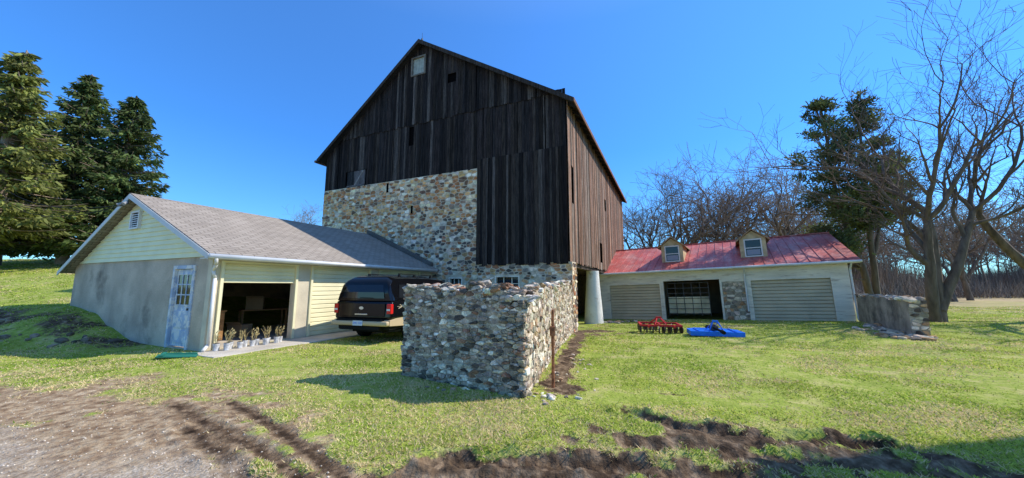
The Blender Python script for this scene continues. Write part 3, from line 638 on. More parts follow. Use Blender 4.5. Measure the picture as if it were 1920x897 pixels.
# ------------------------------------------------------------------ RUIN WALL
C0=Vector((.19,5.33)); df=Vector((-.86,.51)).normalized(); ds=Vector((.235,.972)).normalized()
ruin=top('ruined_stone_wall','broken grey rubble wall with crumbling top on the lawn','stone wall',(C0.x,C0.y,0))
PF=[(3,(.30,.24,.175)),(2.5,(.42,.345,.25)),(1.8,(.54,.44,.31)),(1.6,(.78,.69,.54)),(.9,(.36,.19,.11)),(2.0,(.12,.10,.08))]
PS=[(2.5,(.70,.59,.43)),(1.5,(.52,.42,.29)),(1.4,(.84,.75,.58)),(.9,(.32,.25,.18)),(.9,(.54,.36,.21))]  # side stones lighter than the front: sun on this face put into the palette
LF=2.5
def tn(u,s): return float(vn(np.array([u]),np.array([s*3.1]),3.2,int(s)))-.5
ftop=lambda u:float(np.interp(u,[0,.3,.55,.9,1.3,1.9,2.3,2.7],[1.42,1.48,1.58,1.58,1.53,1.56,1.60,1.54]))+.12*tn(u,3)
stop_=lambda u:float(np.interp(u,[0,.5,1,2,4,6,9.4],[1.42,1.48,1.54,1.56,1.58,1.66,1.75]))+.10*tn(u,5)
def core(mb,d,n_in,Lg,tf,th,base,a0=0):
    K=int(Lg/.15)+1
    for i in range(K):
        a=a0+(Lg-a0)*i/K;b_=a0+(Lg-a0)*(i+1)/K
        P=lambda u,w,z:(d.x*u+n_in.x*w,d.y*u+n_in.y*w,z)
        mb.hexa([P(a,-.006,base),P(b_,-.006,base),P(b_,th,base),P(a,th,base),P(a,-.006,tf(a)-.05),P(b_,-.006,tf(b_)-.05),P(b_,th,tf(b_)-.05+random.uniform(-.03,.03)),P(a,th,tf(a)-.05+random.uniform(-.03,.03))],(1,1,1),0)
mb=MB()
nf=Vector((-df.y,df.x)); nf=nf if nf.y>0 else -nf
ns=Vector((-ds.y,ds.x))
core(mb,df,nf,LF,ftop,.40,-.3,.28); core(mb,ds,ns,9.5,stop_,.48,-.55,.26)
A=[df*.03+ds*.03,df*.45,df*.45+nf*.3,ds*.4]
mb.hexa([(p.x,p.y,-.3) for p in A]+[(p.x,p.y,1.36) for p in A])
mb.obj('mortar_core',ruin,[m_mortar_d])
mb=MB()
stones(mb,(df.x*LF,df.y*LF,0),(-df.x,-df.y,0),(0,0,1),0,LF-.03,-.1,1.75,lambda u,v:PF,hs=(.035,.125),ws=(.06,.26),inside=lambda u,v,w,h:v+h*.25<ftop(LF-u),depth=.024,gap=(.002,.011),asp=.5)
stones(mb,(0,0,0),(ds.x,ds.y,0),(0,0,1),.03,9.4,-.4,1.85,lambda u,v:PS,hs=(.05,.16),ws=(.08,.32),inside=lambda u,v,w,h:v+h*.25<stop_(u),depth=.022,gap=(.003,.015),asp=.5)
Lp=df*LF
stones(mb,(Lp.x+nf.x*.42,Lp.y+nf.y*.42,0),(-nf.x,-nf.y,0),(0,0,1),0,.42,-.1,1.5,lambda u,v:PF,hs=(.05,.14),ws=(.08,.26))
z=-.08;k=0
af=math.atan2(df.y,df.x);as_=math.atan2(ds.y,ds.x)
while z<1.36:
    h=random.uniform(.045,.13)
    l=random.uniform(.05,.13);k+=1
    if k%2: c=df*(l-.0)+nf*.06; rock(mb,(c.x,c.y,z+h/2),l,.075,h/2,af,pick(PF),.1,5,.16)
    else: c=ds*(l+.0)+ns*.06; rock(mb,(c.x,c.y,z+h/2),l,.075,h/2,as_,pick(PS),.1,5,.16)
    z+=h*.97
mb.obj('rubble_facing',ruin,[m_stone2])
mb=MB()
def cap(u,d,n_,tf,pal):
    s_=random.uniform(.03,.14); w=random.uniform(.03,.40)
    rock(mb,(d.x*u+n_.x*w,d.y*u+n_.y*w,tf(u)-s_*.05+random.uniform(-.05,.025)),s_*random.uniform(.7,1.5),s_*random.uniform(.6,1),s_*random.uniform(.25,.5),math.atan2(d.y,d.x)+random.uniform(-.9,.9),pick(pal),.4,5,.22)
for i in range(170): cap(random.uniform(.05,LF-.05),df,nf,ftop,PF+[(2,(.5,.45,.36))])
for i in range(300): cap(random.uniform(.1,9.3),ds,ns,stop_,PS)
mb.obj('capping_stones',ruin,[m_stone2])
rubble('rubble','small fallen stones at the base of ruined wall',[(.50,5.35,.25,.12),(.9,6.6,.15,.6),(1.35,8.0,.15,.8),(-.7,5.75,.5,.08)],.02,.06,PS,60)
px,py=.66,5.95; ip=top('iron_post','rusty upright iron post with small clamp on lawn','post',(px,py,hz(px,py)))
mb=MB(); mb.cyl((0,0,-.2),(.01,.0,1.2),.026,.022,8); mb.obj('shaft',ip,[m_rust])
mb=MB(); mb.box(-.04,.04,-.04,.04,.78,.93); mb.cyl((-.055,-.03,.9),(.04,-.03,.86),.016); mb.obj('clamp',ip,[m_rust],bevel=.006)
# ------------------------------------------------------------------ SUV
tz=hz(-4.3,11.5)
th_t=-math.atan2(.3,.954)
tr=top('parked_car','black sport utility vehicle with beige lower trim beside garage','car',((-5.27-3.36)/2-.1,(10.76+10.16)/2+.15,tz+.02),(0,0,th_t))
def arch(cy,r,n=12): return [(cy+r*math.cos(math.pi-math.pi*i/n),.38+r*math.sin(math.pi*i/n)) for i in range(n+1)]
def lerp(a,b_,t): return a+(b_-a)*t
def shell(stations,mat,name,smooth=True,label=None):
    mb=MB(); V=[];n=None
    for y,prof in stations:
        ring=[(hw,y,z) for hw,z in prof]+[(-hw,y,z) for hw,z in reversed(prof)]
        n=len(ring); V+=ring
    F=[]
    for k in range(len(stations)-1):
        for i in range(n-1): F.append((k*n+i,k*n+i+1,(k+1)*n+i+1,(k+1)*n+i))
        F.append((k*n+n-1,k*n,(k+1)*n,(k+1)*n+n-1))
    F.append(tuple(range(n)));F.append(tuple(range(len(V)-n,len(V)))[::-1]); mb.mesh(V,F)
    return mb.obj(name,tr,[mat],label=label,bevel=.035,seg=3)
mb=MB(); mb.prism([(.0,.50),(.78,.45)]+[(p[0],p[1]) for p in arch(1.25,.46)[1:6]]+[(.0,.66)],-.985,.985,axis='x')
mb.prism([(5.4,.50),(5.12,.45)]+[(p[0],p[1]) for p in reversed(arch(4.6,.46)[7:-1])]+[(5.4,.66)],-.985,.985,axis='x')
mb.prism([(1.72,.42),(4.13,.42),(4.17,.62),(1.68,.62)],-.985,.985,axis='x')
mb.obj('lower_body',tr,[m_beige],bevel=.02,label='beige lower side cladding')
belt=1.20
mb=MB(); mb.prism([(.0,.663),(.9,.663),(1.0,.78),(1.15,.84),(1.25,.85),(1.35,.84),(1.5,.78),(1.6,.663),(4.25,.663),(4.35,.78),(4.5,.84),(4.6,.85),(4.7,.84),(4.85,.78),(4.95,.663),(5.4,.663),(5.4,1.02),(5.25,1.12),(4.2,belt),(.04,belt+.01)],-1.0,1.0,axis='x')
mb.obj('body',tr,[m_blackp],bevel=.09,label='glossy black upper body',seg=4)
mb=MB(); mb.box(-.9,.9,.1,5.3,.38,.68); mb.box(-.55,.55,.3,5.0,.28,.4); mb.obj('chassis',tr,[m_rubber])
zb_=belt+.005; WB=.965
shell([
 (.05,[(WB-.02,zb_),(WB-.09,1.42),(.84,1.45),(.78,1.47)]),
 (.13,[(WB,zb_),(WB-.06,1.45),(.84,1.66),(.72,1.73)]),
 (.27,[(WB,zb_),(WB-.06,1.45),(.81,1.80),(.60,1.88)]),
 (.5,[(WB,zb_),(WB-.06,1.45),(.80,1.85),(.58,1.95)]),
 (.9,[(WB,zb_),(WB-.06,1.45),(.80,1.87),(.58,1.985)]),
 (2.4,[(WB,zb_),(WB-.06,1.45),(.80,1.88),(.58,1.99)]),
 (3.3,[(WB,zb_),(WB-.06,1.45),(.79,1.84),(.58,1.94)]),
 (3.7,[(WB,zb_),(WB-.06,1.43),(.83,1.68),(.70,1.74)]),
 (4.25,[(WB,zb_),(WB-.03,1.23),(.90,1.24),(.85,1.25)])],m_blackp,'cabin',label='rounded black cabin shell')
def sidew(y0,y1,y0t,y1t,name='side_window'):
    for s_ in(-1,1):
        f=lambda z:np.interp(z,[belt,1.45,1.72],[WB,WB-.06,.845])+.008
        mb=MB(); a=[(s_*f(z),y,z) for y,z in((y0,1.29),(y1,1.29),(y1t,1.68),(y0t,1.68))]
        m1=[(s_*(f(1.45)),lerp(y0,y0t,.4),1.45),(s_*f(1.45),lerp(y1,y1t,.4),1.45)]
        mb.mesh([a[0],a[1],m1[1],m1[0],a[2],a[3]],[(0,1,2,3),(3,2,4,5)]); mb.obj(name,tr,[m_glass])
sidew(.45,1.4,.55,1.4);sidew(1.6,2.4,1.6,2.4);sidew(2.52,3.5,2.52,3.2)
mb=MB(); zz=[1.28,1.46,1.68]; yy_=[.028,.035,.115]; ww=[.74,.71,.62]
mb.mesh([(-ww[0],yy_[0],zz[0]),(ww[0],yy_[0],zz[0]),(ww[1],yy_[1],zz[1]),(-ww[1],yy_[1],zz[1]),(ww[2],yy_[2],zz[2]),(-ww[2],yy_[2],zz[2])],[(0,1,2,3),(3,2,4,5)])
mb.obj('rear_window',tr,[m_glass])
mb=MB(); mb.cyl((-.1,.02,1.3),(.35,.02,1.29),.01,n=6); mb.obj('rear_wiper',tr,[m_rubber])
mb=MB(); mb.box(-.80,.80,-.012,.02,.76,1.14); mb.obj('tailgate',tr,[m_blackp],bevel=.01)
mb=MB(); mb.box(-.22,.22,-.03,-.013,.80,.84); mb.obj('handle',tr,[m_chrome],bevel=.005)
mb=MB(); mb.cyl((0,-.014,1.0),(0,-.03,1.0),.045,n=20); 
mb.v=[(v[0]*1.7,v[1],v[2]) for v in mb.v]
mb.obj('badge',tr,[m_chrome])
for s_ in(-1,1):
    mb=MB(); mb.box(min(s_*.86,s_*1.006),max(s_*.86,s_*1.006),-.012,.12,.84,1.12); mb.obj('taillight',tr,[m_redl],bevel=.02)
    mb=MB(); mb.box(min(s_*.87,s_*.98),max(s_*.87,s_*.98),-.018,-.0125,.93,.98); mb.obj('reverse_lamp',tr,[m_white])
mb=MB(); mb.box(-.98,.98,-.14,.02,.50,.64); mb.obj('rear_bumper',tr,[m_beige],bevel=.05,seg=3)
mb=MB(); mb.box(-.80,.80,-.12,0,.641,.68); mb.obj('bumper_step',tr,[m_rubber],bevel=.01)
mb=MB(); mb.box(-.7,.7,-.10,0,.38,.49); mb.obj('bumper_valance',tr,[m_rubber],bevel=.02)
mb=MB(); mb.box(-.17,.17,-.158,-.142,.51,.65); pl=mb.obj('licence_plate',tr,[m_plate])
def text(s_,size,loc,rot,parent,mat,name):
    cu=bpy.data.curves.new(name,'FONT');cu.body=s_;cu.size=size;cu.align_x='CENTER';cu.align_y='CENTER';cu.extrude=.001
    t=bpy.data.objects.new('tmp',cu);COL.objects.link(t);bpy.context.view_layer.update()
    me=bpy.data.meshes.new_from_object(t.evaluated_get(bpy.context.evaluated_depsgraph_get()));bpy.data.objects.remove(t)
    o=bpy.data.objects.new(name,me);COL.objects.link(o);me.materials.clear();me.materials.append(mat);o.parent=parent;o.location=loc;o.rotation_euler=rot;return o
text('ZMC 1543',.07,(0,-.161,.58),(math.pi/2,0,0),pl,m_blue,'plate_lettering')
mb=MB(); 
for a in[((1.008,.35,.98),(1.008,.75,1.10),.03),((1.008,.4,1.10),(1.008,.7,.96),.03),((1.008,.28,1.04),(1.008,.85,1.04),.014)]: mb.cyl(a[0],a[1],a[2]*.4,a[2]*.4,6)
mb.obj('decal',tr,[M('decal_tan',(.5,.42,.28),var=None)])
for s_ in(-1,1):
    mb=MB(); mb.cyl((s_*.57,.9,2.02),(s_*.57,2.9,2.02),.015,n=6)
    for y in(.95,1.8,2.85): mb.box(s_*.57-.02,s_*.57+.02,y-.04,y+.04,1.96,2.02)
    mb.obj('roof_rail',tr,[m_rubber])
for (cx,cy) in[(-.86,1.25),(.86,1.25),(-.86,4.6),(.86,4.6)]:
    w=bpy.data.objects.new('wheel',None);COL.objects.link(w);w.parent=tr;w.location=(cx,cy,.385);s_=1 if cx>0 else -1
    mb=MB(); n=28; pr=[(-.13,.25),(-.13,.35),(-.09,.385),(.09,.385),(.13,.35),(.13,.25)];V=[];F=[]
    for x,r in pr:
        for i in range(n): t=2*math.pi*i/n; V.append((x,r*math.cos(t),r*math.sin(t)))
    for k in range(5):
        for i in range(n): F.append((k*n+i,k*n+(i+1)%n,(k+1)*n+(i+1)%n,(k+1)*n+i))
    mb.mesh(V,F); mb.obj('tyre',w,[m_rubber],smooth=True)
    mb=MB(); mb.cyl((-.1,0,0),(.08,0,0),.25,.25,24); mb.cyl((s_*.08,0,0),(s_*.13,0,0),.07,.06,12)
    for i in range(5):
        t=2*math.pi*i/5; mb.cyl((s_*.1,.05*math.cos(t),.05*math.sin(t)),(s_*.1,.23*math.cos(t),.23*math.sin(t)),.035,.03,6)
    mb.obj('rim',w,[m_chrome])
for s_ in(-1,1):
    mb=MB(); mb.box(min(s_*.95,s_*1.2),max(s_*.95,s_*1.2),3.5,3.6,1.24,1.42); mb.obj('mirror',tr,[m_blackp],bevel=.03)
    mb=MB(); mb.box(s_*.7-.16,s_*.7+.16,5.38,5.44,.8,1.0); mb.obj('headlight',tr,[m_glass],bevel=.02)
mb=MB(); mb.box(-.98,.98,5.4,5.55,.45,.66); mb.obj('front_bumper',tr,[m_chrome],bevel=.03)
mb=MB(); mb.box(-.5,.5,5.4,5.45,.74,1.0); mb.obj('grille',tr,[m_chrome],bevel=.01)
# ------------------------------------------------------------------ IMPLEMENTS
hx,hy=5.75,14.2; hr=top('disc_harrow','red tandem disc harrow resting on the grass','disc harrow',(hx,hy,hz(hx,hy)),(0,0,-.25)); hr.scale=(1,1,.85)
mb=MB()
for y in(-.5,.5): mb.box(-.75,.75,y-.04,y+.04,.32,.40)
for x in(-.7,0,.7): mb.box(x-.035,x+.035,-.46,.46,.321,.401)
for s_ in(-1,1): mb.cyl((s_*.3,.2,.4),(s_*.05,.05,.66),.03,n=6); mb.cyl((s_*.05,.05,.66),(s_*.2,-.5,.4),.022,n=6); mb.box(s_*.45-.03,s_*.45+.03,-.7,-.5,.28,.38)
mb.box(-.1,.1,0,.1,.62,.70)
mb.obj('frame',hr,[m_red])
for y,an in((-.42,.2),(.42,-.2)):
    for s_ in(-1,1):
        mb=MB(); c,sn=math.cos(an*s_),math.sin(an*s_)
        P=lambda u:(s_*.4+u*c,y+u*sn,.18)
        mb.cyl(P(-.36),P(.36),.02)
        for i in range(4):
            u=-.33+i*.22; a=Vector(P(u));dr=Vector((c,sn,0)); mb.cyl(a,a+dr*.035,.19,.15,18)
        mb.cyl((s_*.4-.15,y,.18),(s_*.4-.15,y,.35),.02);mb.cyl((s_*.4+.15,y,.18),(s_*.4+.15,y,.35),.02)
        mb.obj('disc_gang',hr,[m_steel])
mx_,my_=7.05,12.7; mw=top('rotary_mower','bright blue rotary mower attachment parked on grass','mower',(mx_,my_,hz(mx_,my_)),(0,0,-.3)); mw.scale=(.95,.9,.85)
mb=MB(); dk=[(-.85,-.55),(.85,-.55),(.85,.35),(.45,.75),(-.45,.75),(-.85,.35)]
mb.prism(dk,.17,.21,axis='z')
for (a,b_) in zip(dk,dk[1:]+dk[:1]):
    d=Vector((b_[0]-a[0],b_[1]-a[1],0)).normalized();n_=Vector((d.y,-d.x,0))*.012
    mb.hexa([(a[0]+n_.x,a[1]+n_.y,.04),(b_[0]+n_.x,b_[1]+n_.y,.04),(b_[0]-n_.x,b_[1]-n_.y,.04),(a[0]-n_.x,a[1]-n_.y,.04),(a[0]+n_.x,a[1]+n_.y,.22),(b_[0]+n_.x,b_[1]+n_.y,.22),(b_[0]-n_.x,b_[1]-n_.y,.22),(a[0]-n_.x,a[1]-n_.y,.22)])
mb.box(-.62,-.56,-.5,.5,.211,.25);mb.box(.56,.62,-.5,.5,.211,.25)
mb.obj('deck',mw,[m_blue],bevel=.008)
mb=MB()
for s_ in(-1,1): mb.cyl((s_*.24,-.45,.21),(s_*.07,-.3,.60),.022,n=6); mb.cyl((s_*.07,-.3,.60),(s_*.14,.5,.22),.014,n=6)
mb.box(-.09,.09,-.33,-.27,.57,.64); mb.obj('hitch_frame',mw,[m_blue])
mb=MB(); mb.box(-.13,.13,-.13,.13,.211,.40); mb.cyl((0,0,.40),(0,0,.46),.07); mb.obj('gearbox',mw,[m_steel],bevel=.02)
mb=MB(); mb.cyl((0,-.14,.32),(.1,-.95,.25),.045,n=10); mb.cyl((.09,-.8,.27),(.11,-1.0,.24),.07,n=10); mb.obj('drive_shaft',mw,[m_rubber])
mb=MB(); mb.cyl((-.05,1.05,.16),(.05,1.05,.16),.16,n=18); mb.box(-.09,-.06,.7,1.08,.12,.26); mb.box(.06,.09,.7,1.08,.12,.26); mb.obj('tail_wheel',mw,[m_rubber])
# ------------------------------------------------------------------ overhead wires
xw,yw,_=place(PX,-.35,0)
mb=MB()
for k,(sx,sy,sz) in enumerate([(-34,22,9.2),(-34,22.5,8.0)]):
    pts=[]
    for i in range(17):
        t=i/16; pts.append((lerp(xw,sx,t),lerp(yw,sy,t),lerp(4.0,sz,t)-1.0*4*t*(1-t)))
    mb.path(pts,.015,n=5)
o=mb.obj('overhead_wire',None,[m_rubber]); tag(o,'sagging black service wires reaching the garage gable','wire')
# ------------------------------------------------------------------ TREES
def tube(VV,FF,pts,rad,n):
    base=tube.c; d=(pts[-1]-pts[0]).normalized(); a=d.orthogonal().normalized(); K=len(pts); vs=[]
    for i,p in enumerate(pts):
        dd=(pts[min(i+1,K-1)]-pts[max(i-1,0)]).normalized(); a=(a-dd*a.dot(dd)).normalized(); b_=dd.cross(a)
        for k in range(n):
            t=2*math.pi*k/n; q=p+(a*math.cos(t)+b_*math.sin(t))*rad[i]; vs.append((q.x,q.y,q.z))
    for i in range(K-1):
        for k in range(n): FF.append((base+i*n+k,base+i*n+(k+1)%n,base+(i+1)*n+(k+1)%n,base+(i+1)*n+k))
    VV.extend(vs); tube.c=base+len(vs)
def gen_tree(seed,stems,maxlev=5,wob=.2,up=.05,ang=(30,65),kids=.8,minr=.004,lenf=(.5,.78),rf=.62,bias=(0,0,0)):
    R=random.Random(seed); br=[]; bias=Vector(bias)
    def rv(): return Vector((R.gauss(0,1),R.gauss(0,1),R.gauss(0,1)))
    def grow(p,d,Ln,r,lev):
        n=7 if lev<=1 else (5 if lev<maxlev-1 else 4); st=Ln/n; pts=[p.copy()];rad=[r]; ch=[]
        for i in range(n):
            d=(d+rv()*wob*(.5 if lev==0 else 1)+Vector((0,0,up if lev<3 else up*.5))+bias).normalized(); p=p+d*st; r2=r*(1-.5*(i+1)/n); pts.append(p.copy());rad.append(max(r2,minr))
            if lev<maxlev and i>=(3 if lev==0 else 1) and R.random()<kids: ch.append((p.copy(),d.copy(),Ln*R.uniform(*lenf)*(1-.35*i/n),r2*rf))
        br.append((pts,rad,lev))
        if lev<maxlev:
            for k in range(2): ch.append((p.copy(),d.copy(),Ln*R.uniform(.6,.85),r*.5*.85))
            for (q,dd,l,rr_) in ch:
                a=math.radians(R.uniform(*ang)); ax=dd.cross(rv()).normalized(); nd=(Matrix.Rotation(a,3,ax)@dd).normalized()
                if nd.z<.05: nd.z=abs(nd.z)*.5+.08; nd.normalize()
                grow(q,nd,l,max(rr_,minr),lev+1)
    for (p,d,Ln,r) in stems: grow(Vector(p),Vector(d).normalized(),Ln,r,0)
    return br
def tree_meshes(br,name,split=1,matT=None,matC=None):
    out=[]
    for nm,sel,mt in(('trunk',lambda l:l<=split,matT),('crown',lambda l:l>split,matC)):
        V=[];F=[];tube.c=0
        for pts,rad,lev in br:
            if sel(lev): tube(V,F,pts,rad,8 if lev<=split else (4 if lev==split+1 else 3))
        out.append(npmesh(nm,np.array(V),np.array(F),None,[mt],smooth=True))
    return out
def mk_tree(nm,label,loc,meshes,group=None,scale=1,rotz=0,cat='tree'):
    e=top(nm,label,cat,loc,(0,0,rotz),group); e.scale=(scale,)*3
    for me_,n_ in zip(meshes,('trunk','crown')): o=bpy.data.objects.new(n_,me_);COL.objects.link(o);o.parent=e
    return e
h1=gen_tree(19,[((-.05,0,-.2),(-.18,0,1),4.8,.24),((.15,.05,-.2),(.14,.1,1),5.4,.27),((.2,0,.5),(.62,.1,1),5.0,.21)],5,.14,.09,ang=(22,48),kids=.48,minr=.006,lenf=(.45,.72),rf=.68,bias=(.012,0,0))
mk_tree('bare_tree','large spreading bare deciduous tree with several thick stems',(19.0,16.2,hz(19.0,16.2)),tree_meshes(h1,'t',1,m_bark,m_twig))
h2=gen_tree(23,[((0,0,-.2),(-.40,.0,1),5.0,.34),((-.5,0,1.8),(-.8,.2,.9),4.4,.22)],5,.17,.07,ang=(22,50),kids=.48,minr=.006,lenf=(.45,.72),rf=.68)
mk_tree('bare_tree','old leaning bare tree with long crooked limbs',(25.2,16.4,hz(25.2,16.4)),tree_meshes(h2,'t',1,m_bark,m_twig))
mA=tree_meshes(gen_tree(31,[((0,0,-.3),(.05,0,1),6.5,.36),((0,0,2.5),(.45,.2,1),6,.24),((0,0,3),(-.5,0,1),5.6,.22)],4,.18,.05,ang=(26,56),kids=.68,minr=.015,lenf=(.5,.75),rf=.66),'t',1,m_bark,m_farwig)
mB=tree_meshes(gen_tree(37,[((0,0,-.3),(-.1,0,1),6.5,.38),((0,0,3),(-.6,.1,.9),6.2,.26),((0,0,3.5),(.6,0,.9),6,.24)],4,.22,.04,ang=(28,60),kids=.65,minr=.015,lenf=(.5,.75),rf=.66),'t',1,m_bark,m_farwig)
bg=[(15.6,41,.9,0),(19.5,43,1.0,1),(24.6,42,1.05,0),(28.5,38,1.0,1),(33,41,1.05,0),(23.0,50,1.0,1),(38,46,1.0,0),(-30,52,.6,1),(47,50,.95,1),(60,47,1.0,0),(53,43,.8,1)]
src={}
for i,(x,y,s_,k) in enumerate(bg):
    z=hz(x,y)-.2
    if k not in src: src[k]=mk_tree('bare_tree',['tall upright bare tree in the wood behind garage','crooked spreading bare tree in the wood behind garage'][k],(x,y,z),(mA,mB)[k],'bare trees at the edge of the wood',s_,i*1.7)
    else: copy_tree(src[k],(x,y,z),i*1.7,s_)
br=gen_tree(41,[((0,0,-.3),(0,0,1),7.0,.2)],4,.2,.08,kids=.6,minr=.03,lenf=(.45,.7))
V=[];F=[];tube.c=0
for pts,rad,lev in br: tube(V,F,pts,rad,4 if lev<2 else 3)
V0=np.array(V);F0=np.array(F);VV=[];FF=[];c=0
for i in range(140):
    if i<120: x=rs.uniform(48,160); y=rs.uniform(56,95)
    else: x=rs.uniform(5,50); y=rs.uniform(60,80)
    a=rs.uniform(0,6.3);s_=rs.uniform(.75,1.3) if i<120 else rs.uniform(.6,.9);R=np.array([[math.cos(a),-math.sin(a),0],[math.sin(a),math.cos(a),0],[0,0,1]])
    VV.append(V0@R.T*np.array([s_,s_,s_*rs.uniform(.8,1.1)])+np.array([x,y,-.3]));FF.append(F0+c);c+=len(V0)
me=npmesh('far_wood',np.concatenate(VV),np.concatenate(FF),None,[m_wood2]);o=bpy.data.objects.new('far_wood',me);COL.objects.link(o);tag(o,'distant mass of bare brown winter trees','wood',kind='stuff')
n=110000; bx=rs.uniform(24,170,n);by=rs.uniform(40,96,n); k=((fbm(bx,by,.08,60)>.28)&(by>54))|((bx<50)&(fbm(bx,by,.08,60)>.42)&(rs.rand(n)<.5)); bx,by=bx[k],by[k];n=len(bx)
hh=rs.uniform(.3,1,n)**1.2*(1.8+17*np.clip(fbm(bx,by,.10,61)-.25,0,1)); hh=np.where(by<54,hh*.4,hh); dx=rs.normal(0,.9,n);dy=rs.normal(0,.5,n); bz=gz(bx,by)-.1; b0=rs.rand(n)*hh*.5
V=np.stack([np.stack([bx-.05,by,bz+b0],-1),np.stack([bx+.05,by,bz+b0],-1),np.stack([bx+dx,by+dy,bz+hh],-1)],1).reshape(-1,3)
Fb=np.arange(n*3).reshape(n,3); cb=np.repeat(np.array([[.25,.18,.13]])*rs.uniform(.4,1.5,(n,1)),3,axis=0)
me=npmesh('brush',V,Fb,cb,[M('brush_stems',attr=True,rough=.95)]);o=bpy.data.objects.new('brush',me);COL.objects.link(o);tag(o,'tangled brown undergrowth at the wood edge','undergrowth',kind='stuff')
def spray_mesh(P,D,S,C):
    n=len(P); up=rs.normal(0,1,(n,3)); side=np.cross(D,up); side/=np.linalg.norm(side,axis=1,keepdims=True)+1e-9
    a=P-side*S[:,None]*.12; b_=P+side*S[:,None]*.12; c_=P+D*S[:,None]*.55+side*S[:,None]*.16; d_=P+D*S[:,None]; e_=P+D*S[:,None]*.5-side*S[:,None]*.17
    V=np.stack([a,b_,c_,d_,e_],1).reshape(-1,3); F=np.arange(n*5).reshape(n,5); return V,F,np.repeat(C,5,axis=0)
def spruce(seed,H,R,zb,yel=0,nb=300,per=75):
    r=np.random.RandomState(seed); P=[];D=[];S=[];Cc=[]; V=[];F=[];tube.c=0
    tube(V,F,[Vector((.15*math.sin(i),.1*math.cos(i*2),H*i/8)) for i in range(9)],[.30*(1-i/8.3)+.02 for i in range(9)],8)
    for i in range(nb):
        t=(i+r.rand())/nb; t=t**1.1; z=zb+(H-zb)*t; az=r.rand()*6.283; L_=R*(1-t)**.85*r.uniform(.5,1.12)+.18
        if r.rand()<.12: L_*=1.25
        if r.rand()<.15: L_*=.5
        dr=r.uniform(.15,.45)*(1-t*.8); u=np.array([math.cos(az),math.sin(az),0])
        pts=[]
        for k in range(6):
            q=k/5; pts.append(u*L_*q+np.array([0,0,z-dr*L_*q+.25*L_*q*q]))
        tube(V,F,[Vector(p) for p in pts],[.045*(1-k/6)+.01 for k in range(6)],3)
        m_=int(per*(.25+L_/R)); q=r.rand(m_)**.65; c=np.array([np.interp(q,np.linspace(0,1,6),[p[j] for p in pts]) for j in range(3)]).T
        w=.08+.15*L_*np.sin(np.clip(q*1.1,0,1)*2.6); sd=np.array([-u[1],u[0],0]); off=r.uniform(-1,1,m_)
        c+=sd*(off*w)[:,None]; c[:,2]-=np.abs(off)*w*.4+r.uniform(0,.2,m_)
        d=u*.7+sd*np.sign(off)[:,None]*.5+r.normal(0,.3,(m_,3)); d[:,2]-=r.uniform(.1,.9,m_); d/=np.linalg.norm(d,axis=1,keepdims=True)
        P.append(c);D.append(d);S.append(r.uniform(.18,.42,m_)); tone=r.uniform(.55,1.35)
        base=np.array([.07,.115,.033])*(1-yel)+np.array([.27,.27,.06])*yel
        Cc.append(base*tone*r.uniform(.6,1.5,(m_,1)))
    v,f,c=spray_mesh(np.concatenate(P),np.concatenate(D),np.concatenate(S),np.concatenate(Cc))
    return [npmesh('trunk',np.array(V),np.array(F),None,[m_sprucebark],True),npmesh('crown',v,f,c,[m_leaf])]
G_='row of tall spruces on the rise'
for (x,y,ztop,R_,sd,yl,lab,zb,nb_) in[(-28.8,19.4,15.6,3.3,1,.7,'tall yellow green spruce with pale trunk on the rise',2.8,250),(-29.8,23.4,16.6,3.9,2,.22,'tall dense dark green spruce on the rise',1.6,330),(-27.3,24.2,15.4,3.7,3,.14,'dark pointed spruce at the end of the row',1.4,330),(-33,22.5,15.6,3.6,4,.3,'tall spruce partly hidden in the row',1.4,300)]:
    z=hz(x,y); mk_tree('spruce_tree',lab,(x,y,z-.2),spruce(sd,ztop-z,R_,zb,yl,nb_),G_)
def evergreen(seed,trunks,clumps,base,per=230):
    r=np.random.RandomState(seed);V=[];F=[];tube.c=0
    tp=[]
    for pts,r0 in trunks:
        P=[Vector(p) for p in pts]; fine=[]
        for a,b_ in zip(P[:-1],P[1:]):
            for k in range(4): fine.append(a.lerp(b_,k/4)+Vector((r.normal(0,.03),r.normal(0,.03),0)))
        fine.append(P[-1]); tube(V,F,fine,[r0*(1-.85*i/len(fine)) for i in range(len(fine))],8); tp+=fine
    Pc=[];D=[];S=[];C=[]
    for (cx,cy,cz,s0) in clumps:
        c=Vector((cx,cy,cz)); st=min([p for p in tp if p.z<cz-.2] or tp,key=lambda p:(p-c).length+.3*abs(p.z-cz+1)); mid=st.lerp(c,.5)+Vector((0,0,-.15)); tube(V,F,[st,mid,c],[.05,.035,.015],4)
        m_=int(per*s0/.6); o=r.normal(0,1,(m_,3)); o*=np.array([s0,s0,s0*.5])*.55
        Pc.append(np.array([cx,cy,cz])+o); d=o*.8/s0+r.normal(0,.6,(m_,3)); d[:,2]+=.35; d/=np.linalg.norm(d,axis=1,keepdims=True);D.append(d);S.append(r.uniform(.12,.28,m_)); C.append(np.array(base)*r.uniform(.6,1.35)*r.uniform(.6,1.4,(m_,1)))
    v,f,c=spray_mesh(np.concatenate(Pc),np.concatenate(D),np.concatenate(S),np.concatenate(C))
    return [npmesh('trunk',np.array(V),np.array(F),None,[m_bark],True),npmesh('crown',v,f,c,[m_leaf])]
R_=random.Random(5); cl=[]
def env(n,cx,cy,z0,z1,rm,pw=1.0):
    for _ in range(n):
        t=R_.random(); z=lerp(z0,z1,t); rad=rm*(math.sin(math.pi*min(1,(t*.86+.12)))**.7)*R_.uniform(.25,1.0); a=R_.uniform(0,6.283)
        cl.append((cx+rad*math.cos(a),cy+rad*math.sin(a),z,R_.uniform(.35,.8)*(1-.35*t)))
